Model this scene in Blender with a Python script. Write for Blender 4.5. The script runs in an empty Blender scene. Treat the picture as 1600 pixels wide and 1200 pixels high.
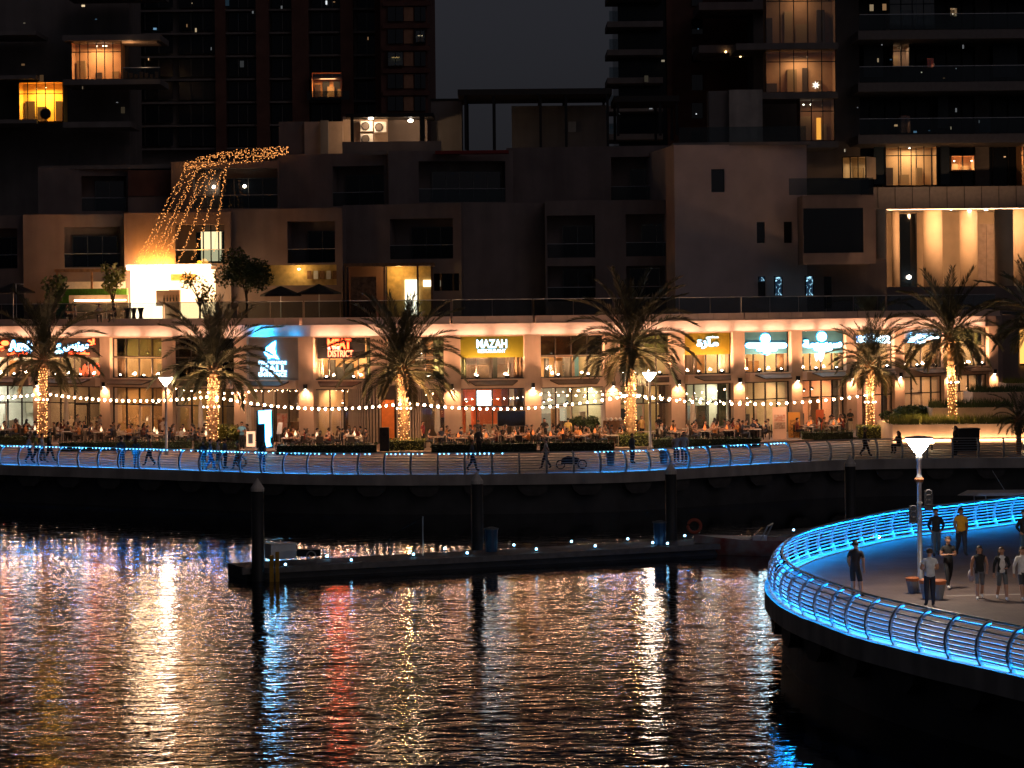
import bpy, bmesh, math, random
from mathutils import Vector, Matrix
random.seed(7)
S = bpy.context.scene
COL = S.collection
# ------------------------------------------------------------------ camera, sky, light, exposure
F, CX, HY, ROLL, CZ = 4200.0, 800.0, 467.0, 0.01, 9.7
cam_d = bpy.data.cameras.new('camera'); cam = bpy.data.objects.new('camera', cam_d); COL.objects.link(cam)
cam_d.sensor_width = 36; cam_d.lens = 36 * F / 1600; cam_d.shift_y = -(600 - HY) / 1600
cam_d.clip_start = 1; cam_d.clip_end = 3000
cam.matrix_world = Matrix.Translation((0, 0, CZ)) @ Matrix.Rotation(math.pi / 2, 4, 'X') @ Matrix.Rotation(-ROLL, 4, 'Z')
S.camera = cam
W = bpy.data.worlds.new('World'); S.world = W; W.use_nodes = True
wn = W.node_tree
sky = wn.nodes.new('ShaderNodeTexSky'); sky.sky_type = 'NISHITA'; sky.sun_disc = False
sky.sun_elevation = math.radians(38); sky.sun_rotation = math.radians(142); sky.air_density = 1.0; sky.dust_density = 3.0
hs = wn.nodes.new('ShaderNodeHueSaturation'); hs.inputs['Saturation'].default_value = 0.22
bg = wn.nodes['Background']; bg.inputs['Strength'].default_value = 0.0021
tint = wn.nodes.new('ShaderNodeMixRGB'); tint.blend_type = 'MULTIPLY'; tint.inputs[0].default_value = 1; tint.inputs[2].default_value = (.95, .93, 1.12, 1)
wn.links.new(sky.outputs[0], hs.inputs['Color']); wn.links.new(hs.outputs[0], tint.inputs[1]); wn.links.new(tint.outputs[0], bg.inputs['Color'])
sun_d = bpy.data.lights.new('city_glow', 'SUN'); sun_d.energy = 0.017; sun_d.angle = math.radians(35); sun_d.color = (1, .62, .54)
sun = bpy.data.objects.new('city_glow', sun_d); COL.objects.link(sun)
sun.rotation_euler = (math.radians(52), 0, math.radians(38))
vs = S.view_settings; vs.view_transform = 'Standard'; vs.look = 'None'; vs.exposure = 1.22; vs.gamma = 1.0; vs.use_curve_mapping = False
cy = S.cycles; cy.use_denoising = True; cy.max_bounces = 5; cy.diffuse_bounces = 2; cy.glossy_bounces = 2
cy.transparent_max_bounces = 8; cy.transmission_bounces = 3; cy.sample_clamp_indirect = 3.0; cy.sample_clamp_direct = 0.0
cy.caustics_reflective = False; cy.caustics_refractive = False; cy.use_light_tree = True; cy.use_adaptive_sampling = True; cy.adaptive_threshold = .02
try: cy.denoiser = 'OPENIMAGEDENOISE'
except Exception: pass

# ------------------------------------------------------------------ helpers
CR, SR = math.cos(ROLL), math.sin(ROLL)
def at(x, y, D):
    """the point of the place seen at photo pixel (x, y), D metres off"""
    u, v = (x - CX) / F, (HY - y) / F
    return Vector((D * (u * CR + v * SR), D, CZ + D * (-u * SR + v * CR)))
def ground(x, y, z=0.0):
    u, v = (x - CX) / F, (HY - y) / F
    return at(x, y, (z - CZ) / (-u * SR + v * CR))
def lerp(a, b, t): return a + (b - a) * t
def interp(tab, x):
    if x <= tab[0][0]: return tab[0][1]
    for (x0, y0), (x1, y1) in zip(tab, tab[1:]):
        if x <= x1: return y0 + (y1 - y0) * (x - x0) / (x1 - x0)
    return tab[-1][1]

class Frame:
    """local axes: a along a wall (to the right), b out towards the viewer, c up"""
    def __init__(s, o, ang=0.0):
        s.o = Vector(o); s.ang = ang
        s.t = Vector((math.cos(ang), math.sin(ang), 0)); s.n = Vector((math.sin(ang), -math.cos(ang), 0))
    def p(s, a, b, c): return s.o + s.t * a + s.n * b + Vector((0, 0, c))
WORLD = Frame((0, 0, 0)); 
class LocalFrame(Frame):
    def p(s, a, b, c): return Vector((a, b, c))
LOC = LocalFrame((0, 0, 0))

class MB:
    def __init__(s): s.v = []; s.f = []; s.m = []
    def add(s, vs, fs, mi=0):
        k = len(s.v); s.v += [Vector(x) for x in vs]
        for f in fs: s.f.append([i + k for i in f]); s.m.append(mi)
        return s
    def box(s, fr, a0, a1, b0, b1, c0, c1, mi=0):
        P = [fr.p(a, b, c) for c in (c0, c1) for b in (b0, b1) for a in (a0, a1)]
        return s.add(P, [(0, 2, 3, 1), (4, 5, 7, 6), (0, 1, 5, 4), (2, 6, 7, 3), (0, 4, 6, 2), (1, 3, 7, 5)], mi)
    def quad(s, a, b, c, d, mi=0): return s.add([a, b, c, d], [(0, 1, 2, 3)], mi)
    def prism(s, fr, poly, b0, b1, mi=0):
        """poly of (a, c), thick from b0 to b1"""
        n = len(poly)
        P = [fr.p(a, b0, c) for a, c in poly] + [fr.p(a, b1, c) for a, c in poly]
        return s.add(P, [tuple(range(n)), tuple(range(2 * n - 1, n - 1, -1))] + [(i, (i + 1) % n, n + (i + 1) % n, n + i) for i in range(n)], mi)
    def tube(s, pts, r, n=6, mi=0, caps=True):
        pts = [Vector(p) for p in pts]; rs = r if isinstance(r, (list, tuple)) else [r] * len(pts)
        k = len(s.v); m = len(pts)
        for i, p in enumerate(pts):
            d = (pts[min(i + 1, m - 1)] - pts[max(i - 1, 0)]).normalized()
            u = d.cross(Vector((0, 0, 1)))
            if u.length < 1e-3: u = d.cross(Vector((0, 1, 0)))
            u.normalize(); w = d.cross(u)
            for j in range(n):
                a = 2 * math.pi * j / n
                s.v.append(p + (u * math.cos(a) + w * math.sin(a)) * rs[i])
        for i in range(m - 1):
            for j in range(n):
                s.f.append([k + i * n + j, k + i * n + (j + 1) % n, k + (i + 1) * n + (j + 1) % n, k + (i + 1) * n + j]); s.m.append(mi)
        if caps:
            s.f.append([k + j for j in range(n - 1, -1, -1)]); s.m.append(mi)
            s.f.append([k + (m - 1) * n + j for j in range(n)]); s.m.append(mi)
        return s
    def lathe(s, o, prof, n=16, mi=0):
        o = Vector(o); return s.tube([o + Vector((0, 0, z)) for r, z in prof], [max(r, 1e-4) for r, z in prof], n, mi)
    def blob(s, c, r, mi=0, sub=1):
        bm = bmesh.new(); bmesh.ops.create_icosphere(bm, subdivisions=sub, radius=1)
        r = r if isinstance(r, (tuple, list)) else (r, r, r)
        c = Vector(c)
        s.add([c + Vector((v.co.x * r[0], v.co.y * r[1], v.co.z * r[2])) for v in bm.verts], [[v.index for v in f.verts] for f in bm.faces], mi)
        bm.free(); return s
    def octa(s, c, r, mi=0):
        c = Vector(c)
        return s.add([c + Vector(d) * r for d in ((1, 0, 0), (0, 1, 0), (-1, 0, 0), (0, -1, 0), (0, 0, 1), (0, 0, -1))],
                     [(0, 1, 4), (1, 2, 4), (2, 3, 4), (3, 0, 4), (1, 0, 5), (2, 1, 5), (3, 2, 5), (0, 3, 5)], mi)
    def mesh(s, name, mats, off=Vector((0, 0, 0)), smooth=False):
        me = bpy.data.meshes.new(name)
        me.from_pydata([tuple(v - off) for v in s.v], [], s.f)
        for m in (mats if isinstance(mats, (list, tuple)) else [mats]): me.materials.append(m)
        me.polygons.foreach_set('material_index', s.m)
        if smooth: me.polygons.foreach_set('use_smooth', [True] * len(s.f))
        me.update(); return me
    def build(s, name, mats, parent=None, smooth=False, loc=None):
        off = Vector((0, 0, 0))
        if parent is not None:
            q = parent
            while q is not None: off += q.location; q = q.parent
        elif loc is not None: off = Vector(loc)
        o = bpy.data.objects.new(name, s.mesh(name, mats, off, smooth)); COL.objects.link(o)
        if parent is not None: o.parent = parent
        elif loc is not None: o.location = loc
        return o

def tag(o, label=None, cat=None, group=None, kind=None):
    if label: o['label'] = label
    if cat: o['category'] = cat
    if group: o['group'] = group
    if kind: o['kind'] = kind
    return o
def thing(name, label, cat, loc=(0, 0, 0), rz=0.0, group=None):
    o = bpy.data.objects.new(name, None); COL.objects.link(o); o.location = loc; o.rotation_euler = (0, 0, rz)
    o.empty_display_size = .2
    return tag(o, label, cat, group)
def inst(name, me, parent=None, loc=(0, 0, 0), rot=(0, 0, 0), sc=1.0):
    o = bpy.data.objects.new(name, me); COL.objects.link(o); o.location = loc; o.rotation_euler = rot
    o.scale = (sc, sc, sc) if not isinstance(sc, (tuple, list)) else sc
    if parent is not None: o.parent = parent
    return o
def lamp(kind, loc, power, color, parent=None, size=.1, target=None, spot=None, blend=.5, size_y=None, name='light'):
    d = bpy.data.lights.new(name, kind); d.energy = power; d.color = color
    if kind == 'AREA':
        d.shape = 'RECTANGLE'; d.size = size; d.size_y = size_y or size
    else: d.shadow_soft_size = size
    if kind == 'SPOT': d.spot_size = math.radians(spot or 90); d.spot_blend = blend
    o = bpy.data.objects.new(name, d); COL.objects.link(o); loc = Vector(loc)
    q = parent; off = Vector((0, 0, 0))
    while q is not None: off += q.location; q = q.parent
    if parent is not None: o.parent = parent
    o.location = loc - off
    if target is not None: o.rotation_euler = (Vector(target) - loc).to_track_quat('-Z', 'Y').to_euler()
    return o

# ------------------------------------------------------------------ materials
MATS = {}
def mat(name, col, rough=.6, metal=0.0, var=0.0, vs_=3.0, bump=0.0, bs=12.0, spec=.5, col2=None):
    if name in MATS: return MATS[name]
    m = bpy.data.materials.new(name); m.use_nodes = True; nt = m.node_tree; b = nt.nodes['Principled BSDF']
    b.inputs['Base Color'].default_value = (*col, 1); b.inputs['Roughness'].default_value = rough; b.inputs['Metallic'].default_value = metal
    b.inputs['Specular IOR Level'].default_value = spec
    if var or bump or col2:
        tc = nt.nodes.new('ShaderNodeTexCoord')
    if var or col2:
        nz = nt.nodes.new('ShaderNodeTexNoise'); nz.inputs['Scale'].default_value = vs_; nz.inputs['Detail'].default_value = 5
        nt.links.new(tc.outputs['Object'], nz.inputs['Vector'])
        rp = nt.nodes.new('ShaderNodeValToRGB')
        c2 = col2 or tuple(min(1, c * (1 + var)) for c in col); c1 = col if col2 else tuple(c * (1 - var) for c in col)
        rp.color_ramp.elements[0].position = .32; rp.color_ramp.elements[1].position = .68
        rp.color_ramp.elements[0].color = (*c1, 1); rp.color_ramp.elements[1].color = (*c2, 1)
        nt.links.new(nz.outputs['Fac'], rp.inputs['Fac']); nt.links.new(rp.outputs[0], b.inputs['Base Color'])
    if bump:
        n2 = nt.nodes.new('ShaderNodeTexNoise'); n2.inputs['Scale'].default_value = bs; n2.inputs['Detail'].default_value = 4
        nt.links.new(tc.outputs['Object'], n2.inputs['Vector'])
        bp = nt.nodes.new('ShaderNodeBump'); bp.inputs['Strength'].default_value = bump; bp.inputs['Distance'].default_value = .02
        nt.links.new(n2.outputs['Fac'], bp.inputs['Height']); nt.links.new(bp.outputs[0], b.inputs['Normal'])
    MATS[name] = m; return m
def emat(name, col, st, sample=True):
    if name in MATS: return MATS[name]
    m = bpy.data.materials.new(name); m.use_nodes = True; nt = m.node_tree; nt.nodes.clear()
    e = nt.nodes.new('ShaderNodeEmission'); e.inputs[0].default_value = (*col, 1); e.inputs[1].default_value = st
    o = nt.nodes.new('ShaderNodeOutputMaterial'); nt.links.new(e.outputs[0], o.inputs[0])
    if not sample: m.cycles.emission_sampling = 'NONE'
    MATS[name] = m; return m
def one_sided(name, col, st):
    # light tape that shines from its face only
    m = bpy.data.materials.new(name); m.use_nodes = True; nt = m.node_tree; nt.nodes.clear()
    e = nt.nodes.new('ShaderNodeEmission'); e.inputs[0].default_value = (*col, 1); g = nt.nodes.new('ShaderNodeNewGeometry')
    k = nt.nodes.new('ShaderNodeMath'); k.operation = 'MULTIPLY_ADD'; k.inputs[1].default_value = -st; k.inputs[2].default_value = st
    o = nt.nodes.new('ShaderNodeOutputMaterial'); nt.links.new(g.outputs['Backfacing'], k.inputs[0]); nt.links.new(k.outputs[0], e.inputs[1]); nt.links.new(e.outputs[0], o.inputs[0])
    MATS[name] = m; return m
def glass(name, tint=(1, 1, 1), refl=.08, rough=.02):
    if name in MATS: return MATS[name]
    m = bpy.data.materials.new(name); m.use_nodes = True; nt = m.node_tree; nt.nodes.clear()
    t = nt.nodes.new('ShaderNodeBsdfTransparent'); t.inputs[0].default_value = (*tint, 1)
    g = nt.nodes.new('ShaderNodeBsdfGlossy'); g.inputs['Roughness'].default_value = rough; g.inputs[0].default_value = (.9, .95, 1, 1)
    fr = nt.nodes.new('ShaderNodeLayerWeight'); fr.inputs[0].default_value = .3
    mr = nt.nodes.new('ShaderNodeMath'); mr.operation = 'MULTIPLY_ADD'; mr.inputs[1].default_value = .5; mr.inputs[2].default_value = refl
    mx = nt.nodes.new('ShaderNodeMixShader'); o = nt.nodes.new('ShaderNodeOutputMaterial')
    nt.links.new(fr.outputs['Fresnel'], mr.inputs[0]); nt.links.new(mr.outputs[0], mx.inputs[0])
    nt.links.new(t.outputs[0], mx.inputs[1]); nt.links.new(g.outputs[0], mx.inputs[2]); nt.links.new(mx.outputs[0], o.inputs[0])
    MATS[name] = m; return m

STUCCO = mat('stucco_peach', (.56, .41, .31), .85, var=.12, vs_=.8, bump=.15, bs=9)
def stain(m, amt=.35):
    # rain streaks running down a wall
    nt = m.node_tree; b = nt.nodes['Principled BSDF']; src = b.inputs['Base Color'].links[0].from_socket
    tc = nt.nodes.new('ShaderNodeTexCoord'); mp = nt.nodes.new('ShaderNodeMapping'); mp.inputs['Scale'].default_value = (1.1, 1.1, .14)
    nz = nt.nodes.new('ShaderNodeTexNoise'); nz.inputs['Scale'].default_value = 1; nz.inputs['Detail'].default_value = 6
    rp = nt.nodes.new('ShaderNodeValToRGB'); rp.color_ramp.elements[0].position = .38; rp.color_ramp.elements[1].position = .62; rp.color_ramp.elements[0].color = (1 - amt, 1 - amt, 1 - amt, 1)
    mx = nt.nodes.new('ShaderNodeMixRGB'); mx.blend_type = 'MULTIPLY'; mx.inputs[0].default_value = 1
    nt.links.new(tc.outputs['Object'], mp.inputs[0]); nt.links.new(mp.outputs[0], nz.inputs['Vector']); nt.links.new(nz.outputs['Fac'], rp.inputs[0])
    nt.links.new(src, mx.inputs[1]); nt.links.new(rp.outputs[0], mx.inputs[2]); nt.links.new(mx.outputs[0], b.inputs['Base Color']); return m
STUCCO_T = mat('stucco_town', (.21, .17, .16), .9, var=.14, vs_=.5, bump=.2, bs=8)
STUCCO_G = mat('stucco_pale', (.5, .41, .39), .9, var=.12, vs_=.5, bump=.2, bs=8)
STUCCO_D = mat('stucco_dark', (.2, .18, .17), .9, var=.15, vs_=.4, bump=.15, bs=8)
FASCIA = mat('fascia_panel', (.55, .42, .36), .6, var=.08, vs_=1.5)
FRIEZE = mat('frieze_paint', (.62, .53, .46), .8, var=.05, vs_=2)
stain(STUCCO, .15); stain(STUCCO_T, .16); stain(STUCCO_D, .16); 
BRICKR = mat('brick_red_render', (.13, .06, .045), .9, var=.2, vs_=1.0, bump=.2, bs=6)
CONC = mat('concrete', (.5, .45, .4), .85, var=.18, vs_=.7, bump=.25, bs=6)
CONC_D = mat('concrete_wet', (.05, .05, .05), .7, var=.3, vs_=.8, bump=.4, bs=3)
PAVE = mat('paving', (.21, .135, .11), .7, var=.2, vs_=.6, bump=.1, bs=10)
DARK = mat('dark_metal', (.02, .02, .022), .45, .6)
stain(CONC, .3)
BLACK = mat('black_plastic', (.012, .012, .013), .5)
STEEL = mat('steel', (.55, .56, .58), .35, .6, var=.06, vs_=6)
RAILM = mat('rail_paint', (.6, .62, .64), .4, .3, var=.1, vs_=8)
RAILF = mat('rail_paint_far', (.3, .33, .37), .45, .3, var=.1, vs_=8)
WHITE = mat('white_paint', (.75, .74, .72), .5, var=.04, vs_=5)
CREAM = mat('cream_fabric', (.6, .52, .42), .9, var=.1, vs_=4)
WOOD = mat('wood', (.22, .11, .05), .6, var=.3, vs_=4)
G_SHOP = glass('shop_glass', (.95, .97, .95), .05)
G_GREEN = glass('green_glass', (.5, .56, .42), .06)
G_SMOKE = glass('smoked_glass', (.16, .15, .14), .05)
G_BAL = glass('balustrade_glass', (.6, .66, .68), .015)
G_DARK = mat('dark_window_glass', (.006, .009, .013), .04, spec=.8)
LAMPW = emat('lamp_warm_white', (1, .86, .68), 14)
# ------------------------------------------------------------------ water and the two promenades
WZ = -2.2
def water_mat():
    m = bpy.data.materials.new('harbour_water'); m.use_nodes = True; nt = m.node_tree; b = nt.nodes['Principled BSDF']
    b.inputs['Base Color'].default_value = (.003, .005, .007, 1); b.inputs['Roughness'].default_value = .02; b.inputs['IOR'].default_value = 1.5
    b.inputs['Specular IOR Level'].default_value = .75
    tc = nt.nodes.new('ShaderNodeTexCoord'); last = None; sx = nt.nodes.new('ShaderNodeSeparateXYZ'); nt.links.new(tc.outputs['Object'], sx.inputs[0])
    def math_(op, *a):
        n = nt.nodes.new('ShaderNodeMath'); n.operation = op
        for i, v in enumerate(a):
            if isinstance(v, (int, float)): n.inputs[i].default_value = v
            else: nt.links.new(v, n.inputs[i])
        return n.outputs[0]
    def ramp(v, a, b, lo, hi):
        n = nt.nodes.new('ShaderNodeMapRange'); n.interpolation_type = 'SMOOTHSTEP'; nt.links.new(v, n.inputs['Value'])
        for k, q in zip(('From Min', 'From Max', 'To Min', 'To Max'), (a, b, lo, hi)): n.inputs[k].default_value = q
        return n.outputs[0]
    # calmer water in the lee of the quay behind the pontoon and beside the near promenade, and wind lanes over the basin
    calm = ramp(sx.outputs['Y'], 100, 134, 1.0, .36)
    lee = ramp(math_('SUBTRACT', sx.outputs['X'], math_('MULTIPLY_ADD', sx.outputs['Y'], .086, .95)), -.5, .5, 1.0, .15)
    mpw = nt.nodes.new('ShaderNodeMapping'); mpw.inputs['Scale'].default_value = (.05, .09, 1); mpw.inputs['Rotation'].default_value = (0, 0, .5); nt.links.new(tc.outputs['Object'], mpw.inputs[0])
    nw = nt.nodes.new('ShaderNodeTexNoise'); nw.inputs['Scale'].default_value = 1; nt.links.new(mpw.outputs[0], nw.inputs['Vector'])
    amp = math_('MULTIPLY', math_('MULTIPLY', calm, lee), ramp(nw.outputs['Fac'], .35, .65, .85, 1.15))
    for sc, st, dist, rot in (((.36, .6, 1), 1, .046, .1), ((1.3, 2.1, 1), 1, .03, -.12), ((3.6, 4.6, 1), 1, .009, .2)):
        mp = nt.nodes.new('ShaderNodeMapping'); mp.inputs['Scale'].default_value = sc; mp.inputs['Rotation'].default_value = (0, 0, rot)
        nz = nt.nodes.new('ShaderNodeTexNoise'); nz.inputs['Scale'].default_value = 1; nz.inputs['Detail'].default_value = 2; nz.inputs['Roughness'].default_value = .5; nz.inputs['Distortion'].default_value = .4
        bp = nt.nodes.new('ShaderNodeBump'); bp.inputs['Strength'].default_value = st; bp.inputs['Distance'].default_value = dist
        nt.links.new(tc.outputs['Object'], mp.inputs[0]); nt.links.new(mp.outputs[0], nz.inputs['Vector']); nt.links.new(math_('MULTIPLY', nz.outputs['Fac'], amp), bp.inputs['Height'])
        if last: nt.links.new(last.outputs[0], bp.inputs['Normal'])
        last = bp
    nt.links.new(last.outputs[0], b.inputs['Normal'])
    return m
mb = MB(); mb.quad((-160, -20, WZ), (160, -20, WZ), (160, 215, WZ), (-160, 215, WZ))
tag(mb.build('water', water_mat()), kind='structure')
mb = MB(); mb.quad((-400, -100, -7), (400, -100, -7), (400, 700, -7), (-400, 700, -7))
tag(mb.build('seabed', CONC_D), kind='structure')

BX = [-40, 65, 170, 267, 381, 482, 594, 707, 831, 954, 1055, 1150, 1240, 1325, 1400, 1477, 1547]
BD = [199, 196, 192, 188, 184.5, 182, 180.5, 180, 180.5, 182, 184.5, 187, 190, 193, 196, 199, 202]
FACD = list(zip(BX, BD))
def facd(x): 
    if x > 1547: return 202 + (x - 1547) * .03
    if x < -40: return 199 + (-40 - x) * .03
    return interp(FACD, x)
FP = [Vector((at(x, 600, d).x, d, 0)) for x, d in zip(BX, BD)]

def smooth_path(pts, step):
    """Catmull-Rom through plan points, resampled at an even step"""
    P = [Vector((p[0], p[1], 0)) for p in pts]; out = []
    P = [2 * P[0] - P[1]] + P + [2 * P[-1] - P[-2]]
    for i in range(1, len(P) - 2):
        for k in range(24):
            t = k / 24; a, b, c, d = P[i - 1], P[i], P[i + 1], P[i + 2]
            out.append(.5 * ((2 * b) + (c - a) * t + (2 * a - 5 * b + 4 * c - d) * t * t + (3 * b - a - 3 * c + d) * t ** 3))
    out.append(P[-2]); res = [out[0]]; acc = 0
    for a, b in zip(out, out[1:]):
        L = (b - a).length; 
        while acc + L >= step:
            t = (step - acc) / L; a = a.lerp(b, t); res.append(a.copy()); L = (b - a).length; acc = 0
        acc += L
    return res
def normals(path, side):
    """unit vectors pointing to the land side"""
    out = []
    for i in range(len(path)):
        d = (path[min(i + 1, len(path) - 1)] - path[max(i - 1, 0)]).normalized()
        out.append(Vector((-d.y, d.x, 0)) * side)
    return out

far_px = [(-160, 721), (-60, 724), (0, 727), (100, 730), (205, 733), (300, 736), (450, 741), (600, 742.5), (740, 742), (900, 740), (1000, 737), (1080, 732), (1190, 726), (1260, 722), (1330, 719), (1450, 717), (1600, 716), (1720, 716)]
FAR = smooth_path([ground(x, y)[:2] for x, y in far_px], .75)
near_px = [(1900, 1135), (1720, 1086), (1600, 1058), (1547, 1045.5), (1497, 1034.5), (1453, 1024.5), (1413, 1014.5), (1375, 1005), (1337, 994), (1293, 977), (1259, 964), (1228, 947), (1209, 926), (1211, 906), (1228, 890), (1258, 876), (1290, 866), (1335, 855), (1380, 845), (1430, 837), (1485, 831), (1555, 822), (1600, 816), (1720, 806), (1900, 793)]
NEAR = smooth_path([ground(x, y)[:2] for x, y in near_px], .375)
FARN = normals(FAR, 1); NEARN = normals(NEAR, -1)
# make sure the normals point to the land
if FARN[len(FAR) // 2].y < 0: FARN = [-n for n in FARN]
k0 = len(NEAR) // 2
if NEARN[k0].x < 0: NEARN = [-n for n in NEARN]

def quay(name, path, nrm, deck_poly_fn, deck_mat):
    mb = MB(); deck_poly_fn(mb)
    tag(mb.build(name, deck_mat), kind='structure')
    mb = MB()   # coping band and the wall below it
    for i in range(len(path) - 1):
        p, q, n, m = path[i], path[i + 1], nrm[i], nrm[i + 1]
        U = lambda v, nn, o, z: Vector((v.x, v.y, 0)) - nn * o + Vector((0, 0, z))
        mb.quad(U(p, n, -.35, .05), U(p, n, .28, .05), U(q, m, .28, .05), U(q, m, -.35, .05))
        mb.quad(U(p, n, .28, .05), U(p, n, .28, -.55), U(q, m, .28, -.55), U(q, m, .28, .05))
        mb.quad(U(p, n, -.35, .05), U(q, m, -.35, .05), U(q, m, -.35, -.1), U(p, n, -.35, -.1))
        mb.quad(U(p, n, .28, -.55), U(p, n, -.3, -.55), U(q, m, -.3, -.55), U(q, m, .28, -.55))
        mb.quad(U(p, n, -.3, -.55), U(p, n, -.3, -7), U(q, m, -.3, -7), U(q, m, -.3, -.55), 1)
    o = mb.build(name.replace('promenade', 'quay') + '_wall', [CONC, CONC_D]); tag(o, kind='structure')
    return o
def far_deck(mb):
    n = len(FAR)
    for i in range(n - 1):
        p, q = FAR[i], FAR[i + 1]
        for j in range(6):
            def g(v, j): 
                yb = 206; return Vector((v.x * lerp(1, 1.3, j / 6), lerp(v.y + .3, yb, j / 6), 0))
            mb.quad(g(p, j), g(q, j), g(q, j + 1), g(p, j + 1))
far_wall = quay('far_promenade', FAR, FARN, far_deck, PAVE)
def near_deck(mb):
    P = [p + n * .3 for p, n in zip(NEAR, NEARN)]
    P = [p for p in P]
    cx = Vector((40, 95, 0))
    for a, b in zip(P, P[1:]): mb.add([a, b, cx], [(0, 1, 2)])
    mb.add([P[0], cx, Vector((60, 40, 0))], [(0, 1, 2)]); mb.add([P[-1], Vector((90, 120, 0)), cx], [(0, 1, 2)]); mb.add([cx, Vector((90, 120, 0)), Vector((60, 40, 0))], [(0, 1, 2)])
def near_pave():
    m = mat('near_paving', (.15, .105, .09), .75, var=.25, vs_=.5, bump=.15, bs=14); nt = m.node_tree; b = nt.nodes['Principled BSDF']
    # slabs: fine joints drawn by a brick texture, over the base tone
    tc = nt.nodes.new('ShaderNodeTexCoord'); br = nt.nodes.new('ShaderNodeTexBrick'); br.inputs['Scale'].default_value = 1.6
    br.inputs['Color1'].default_value = (1, 1, 1, 1); br.inputs['Color2'].default_value = (.82, .8, .8, 1); br.inputs['Mortar'].default_value = (.5, .5, .5, 1); br.inputs['Mortar Size'].default_value = .012
    mx = nt.nodes.new('ShaderNodeMixRGB'); mx.blend_type = 'MULTIPLY'; mx.inputs[0].default_value = 1
    src = b.inputs['Base Color'].links[0].from_socket
    nt.links.new(tc.outputs['Object'], br.inputs['Vector']); nt.links.new(src, mx.inputs[1]); nt.links.new(br.outputs['Color'], mx.inputs[2]); nt.links.new(mx.outputs[0], b.inputs['Base Color'])
    return m
near_wall = quay('near_promenade', NEAR, NEARN, near_deck, near_pave())
# paler band of paving slabs set in the near deck
mb = MB(); a, b = ground(1478, 931), ground(1720, 926)
d = (b - a).normalized(); nn = Vector((-d.y, d.x, 0))
mb.box(Frame(a, math.atan2(d.y, d.x)), 0, (b - a).length, -.12, .12, -.02, .004)
tag(mb.build('paving_band', mat('pale_stone', (.3, .26, .24), .7, var=.15)), kind='structure')
# stone corbels under both copings
crb = MB(); crb.prism(LOC, [(-.9, 0), (.9, 0), (.75, -.35), (.4, -.62), (-.4, -.62), (-.75, -.35)], -.22, .2)
crm = crb.mesh('corbel', mat('corbel_stone', (.07, .065, .06), .9, var=.3, vs_=2, bump=.5, bs=4))
for path, nrm, wall, st in ((FAR, FARN, far_wall, 4), (NEAR, NEARN, near_wall, 9)):
    for i in range(3, len(path), st):
        p, n = path[i], nrm[i]
        if p.x > 45 or p.x < -45: continue
        inst('corbel', crm, wall, p + n * .12 + Vector((0, 0, -.56)), (0, 0, math.atan2(n.x, -n.y) + math.pi))

# ------------------------------------------------------------------ railings with blue light strips
PROF = [(0, 0), (-.10, .22), (-.14, .45), (-.10, .70), (.02, .92), (.20, 1.08), (.30, 1.13)]
def prof_at(h):
    for (s0, h0), (s1, h1) in zip(PROF, PROF[1:]):
        if h <= h1: return s0 + (s1 - s0) * (h - h0) / (h1 - h0)
    return PROF[-1][0]
LED = one_sided('led_blue', (.008, .28, .9), 75)
LED_DOT = emat('led_dot_blue', (.10, .5, 1.0), 9, sample=False)
LED_SOFT = one_sided('led_blue_soft', (.008, .28, .9), 20)
def railing(name, label, path, nrm, step, post_mat, bar_r, post_w, dots, led_fn, nb=7, sc=1.0, flip=True):
    root = thing(name, label, 'railing', path[len(path) // 2], group=None)
    mb = MB()
    for i in range(len(PROF) - 1):   # a flat curved post, local x = inland, y = along, z up
        (s0, h0), (s1, h1) = PROF[i], PROF[i + 1]
        d = Vector((s1 - s0, 0, h1 - h0)).normalized(); q = Vector((d.z, 0, -d.x)) * (.055 - .003 * i)
        A, B = Vector((s0, 0, h0)), Vector((s1, 0, h1)) + d * .004
        V = [A - q, A + q, B + q, B - q]; w = Vector((0, post_w / 2, 0))
        mb.add([v - w for v in V] + [v + w for v in V], [(0, 1, 2, 3), (7, 6, 5, 4), (0, 4, 5, 1), (1, 5, 6, 2), (2, 6, 7, 3), (3, 7, 4, 0)])
    mb.box(LOC, -.1, .1, -.08, .08, -.03, .015)
    pm = mb.mesh('post', post_mat)
    for i in range(0, len(path), step):
        n = nrm[i]
        inst('post', pm, root, path[i] - root.location + Vector((0, 0, .05)), (0, 0, math.atan2(n.y, n.x)))
    for k in range(nb):
        h = .14 + k * (.93 / (nb - 1)) * .93
        mb = MB(); mb.tube([p + n * (prof_at(h) + .02) + Vector((0, 0, h + .05)) for p, n in zip(path, nrm)], bar_r, 5)
        mb.build('rail', post_mat, root, True)
    mb = MB(); mb.tube([p + n * .32 + Vector((0, 0, 1.19)) for p, n in zip(path, nrm)], .035, 8)
    mb.build('handrail', mat('handrail_metal', (.4, .38, .36), .35, .7), root, True)
    # light strip below the handrail, in runs
    runs = led_fn(path)
    for run, m in runs:
        mb = MB(); P = [path[i] + nrm[i] * .27 + Vector((0, 0, 1.135)) for i in run]
        for a, b in zip(P, P[1:]):
            t = (b - a).normalized(); u = Vector((-t.y, t.x, 0)) * .03; dz = Vector((0, 0, .012))
            mb.quad(a - u, a + u, b + u, b - u, 0) if flip else mb.quad(b - u, b + u, a + u, a - u, 0)
        mb.build('light_strip', m, root)
        if dots:
            mb = MB()
            for a, b in zip(P, P[1:]):
                for t in (.1, .43, .77):
                    if random.random() < .8: mb.octa(a.lerp(b, t) + Vector((0, -.04, .02)), .034 * random.uniform(.5, 1.15))
            tag(mb.build('light_dots', LED_DOT, root), kind='stuff')
    return root
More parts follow.
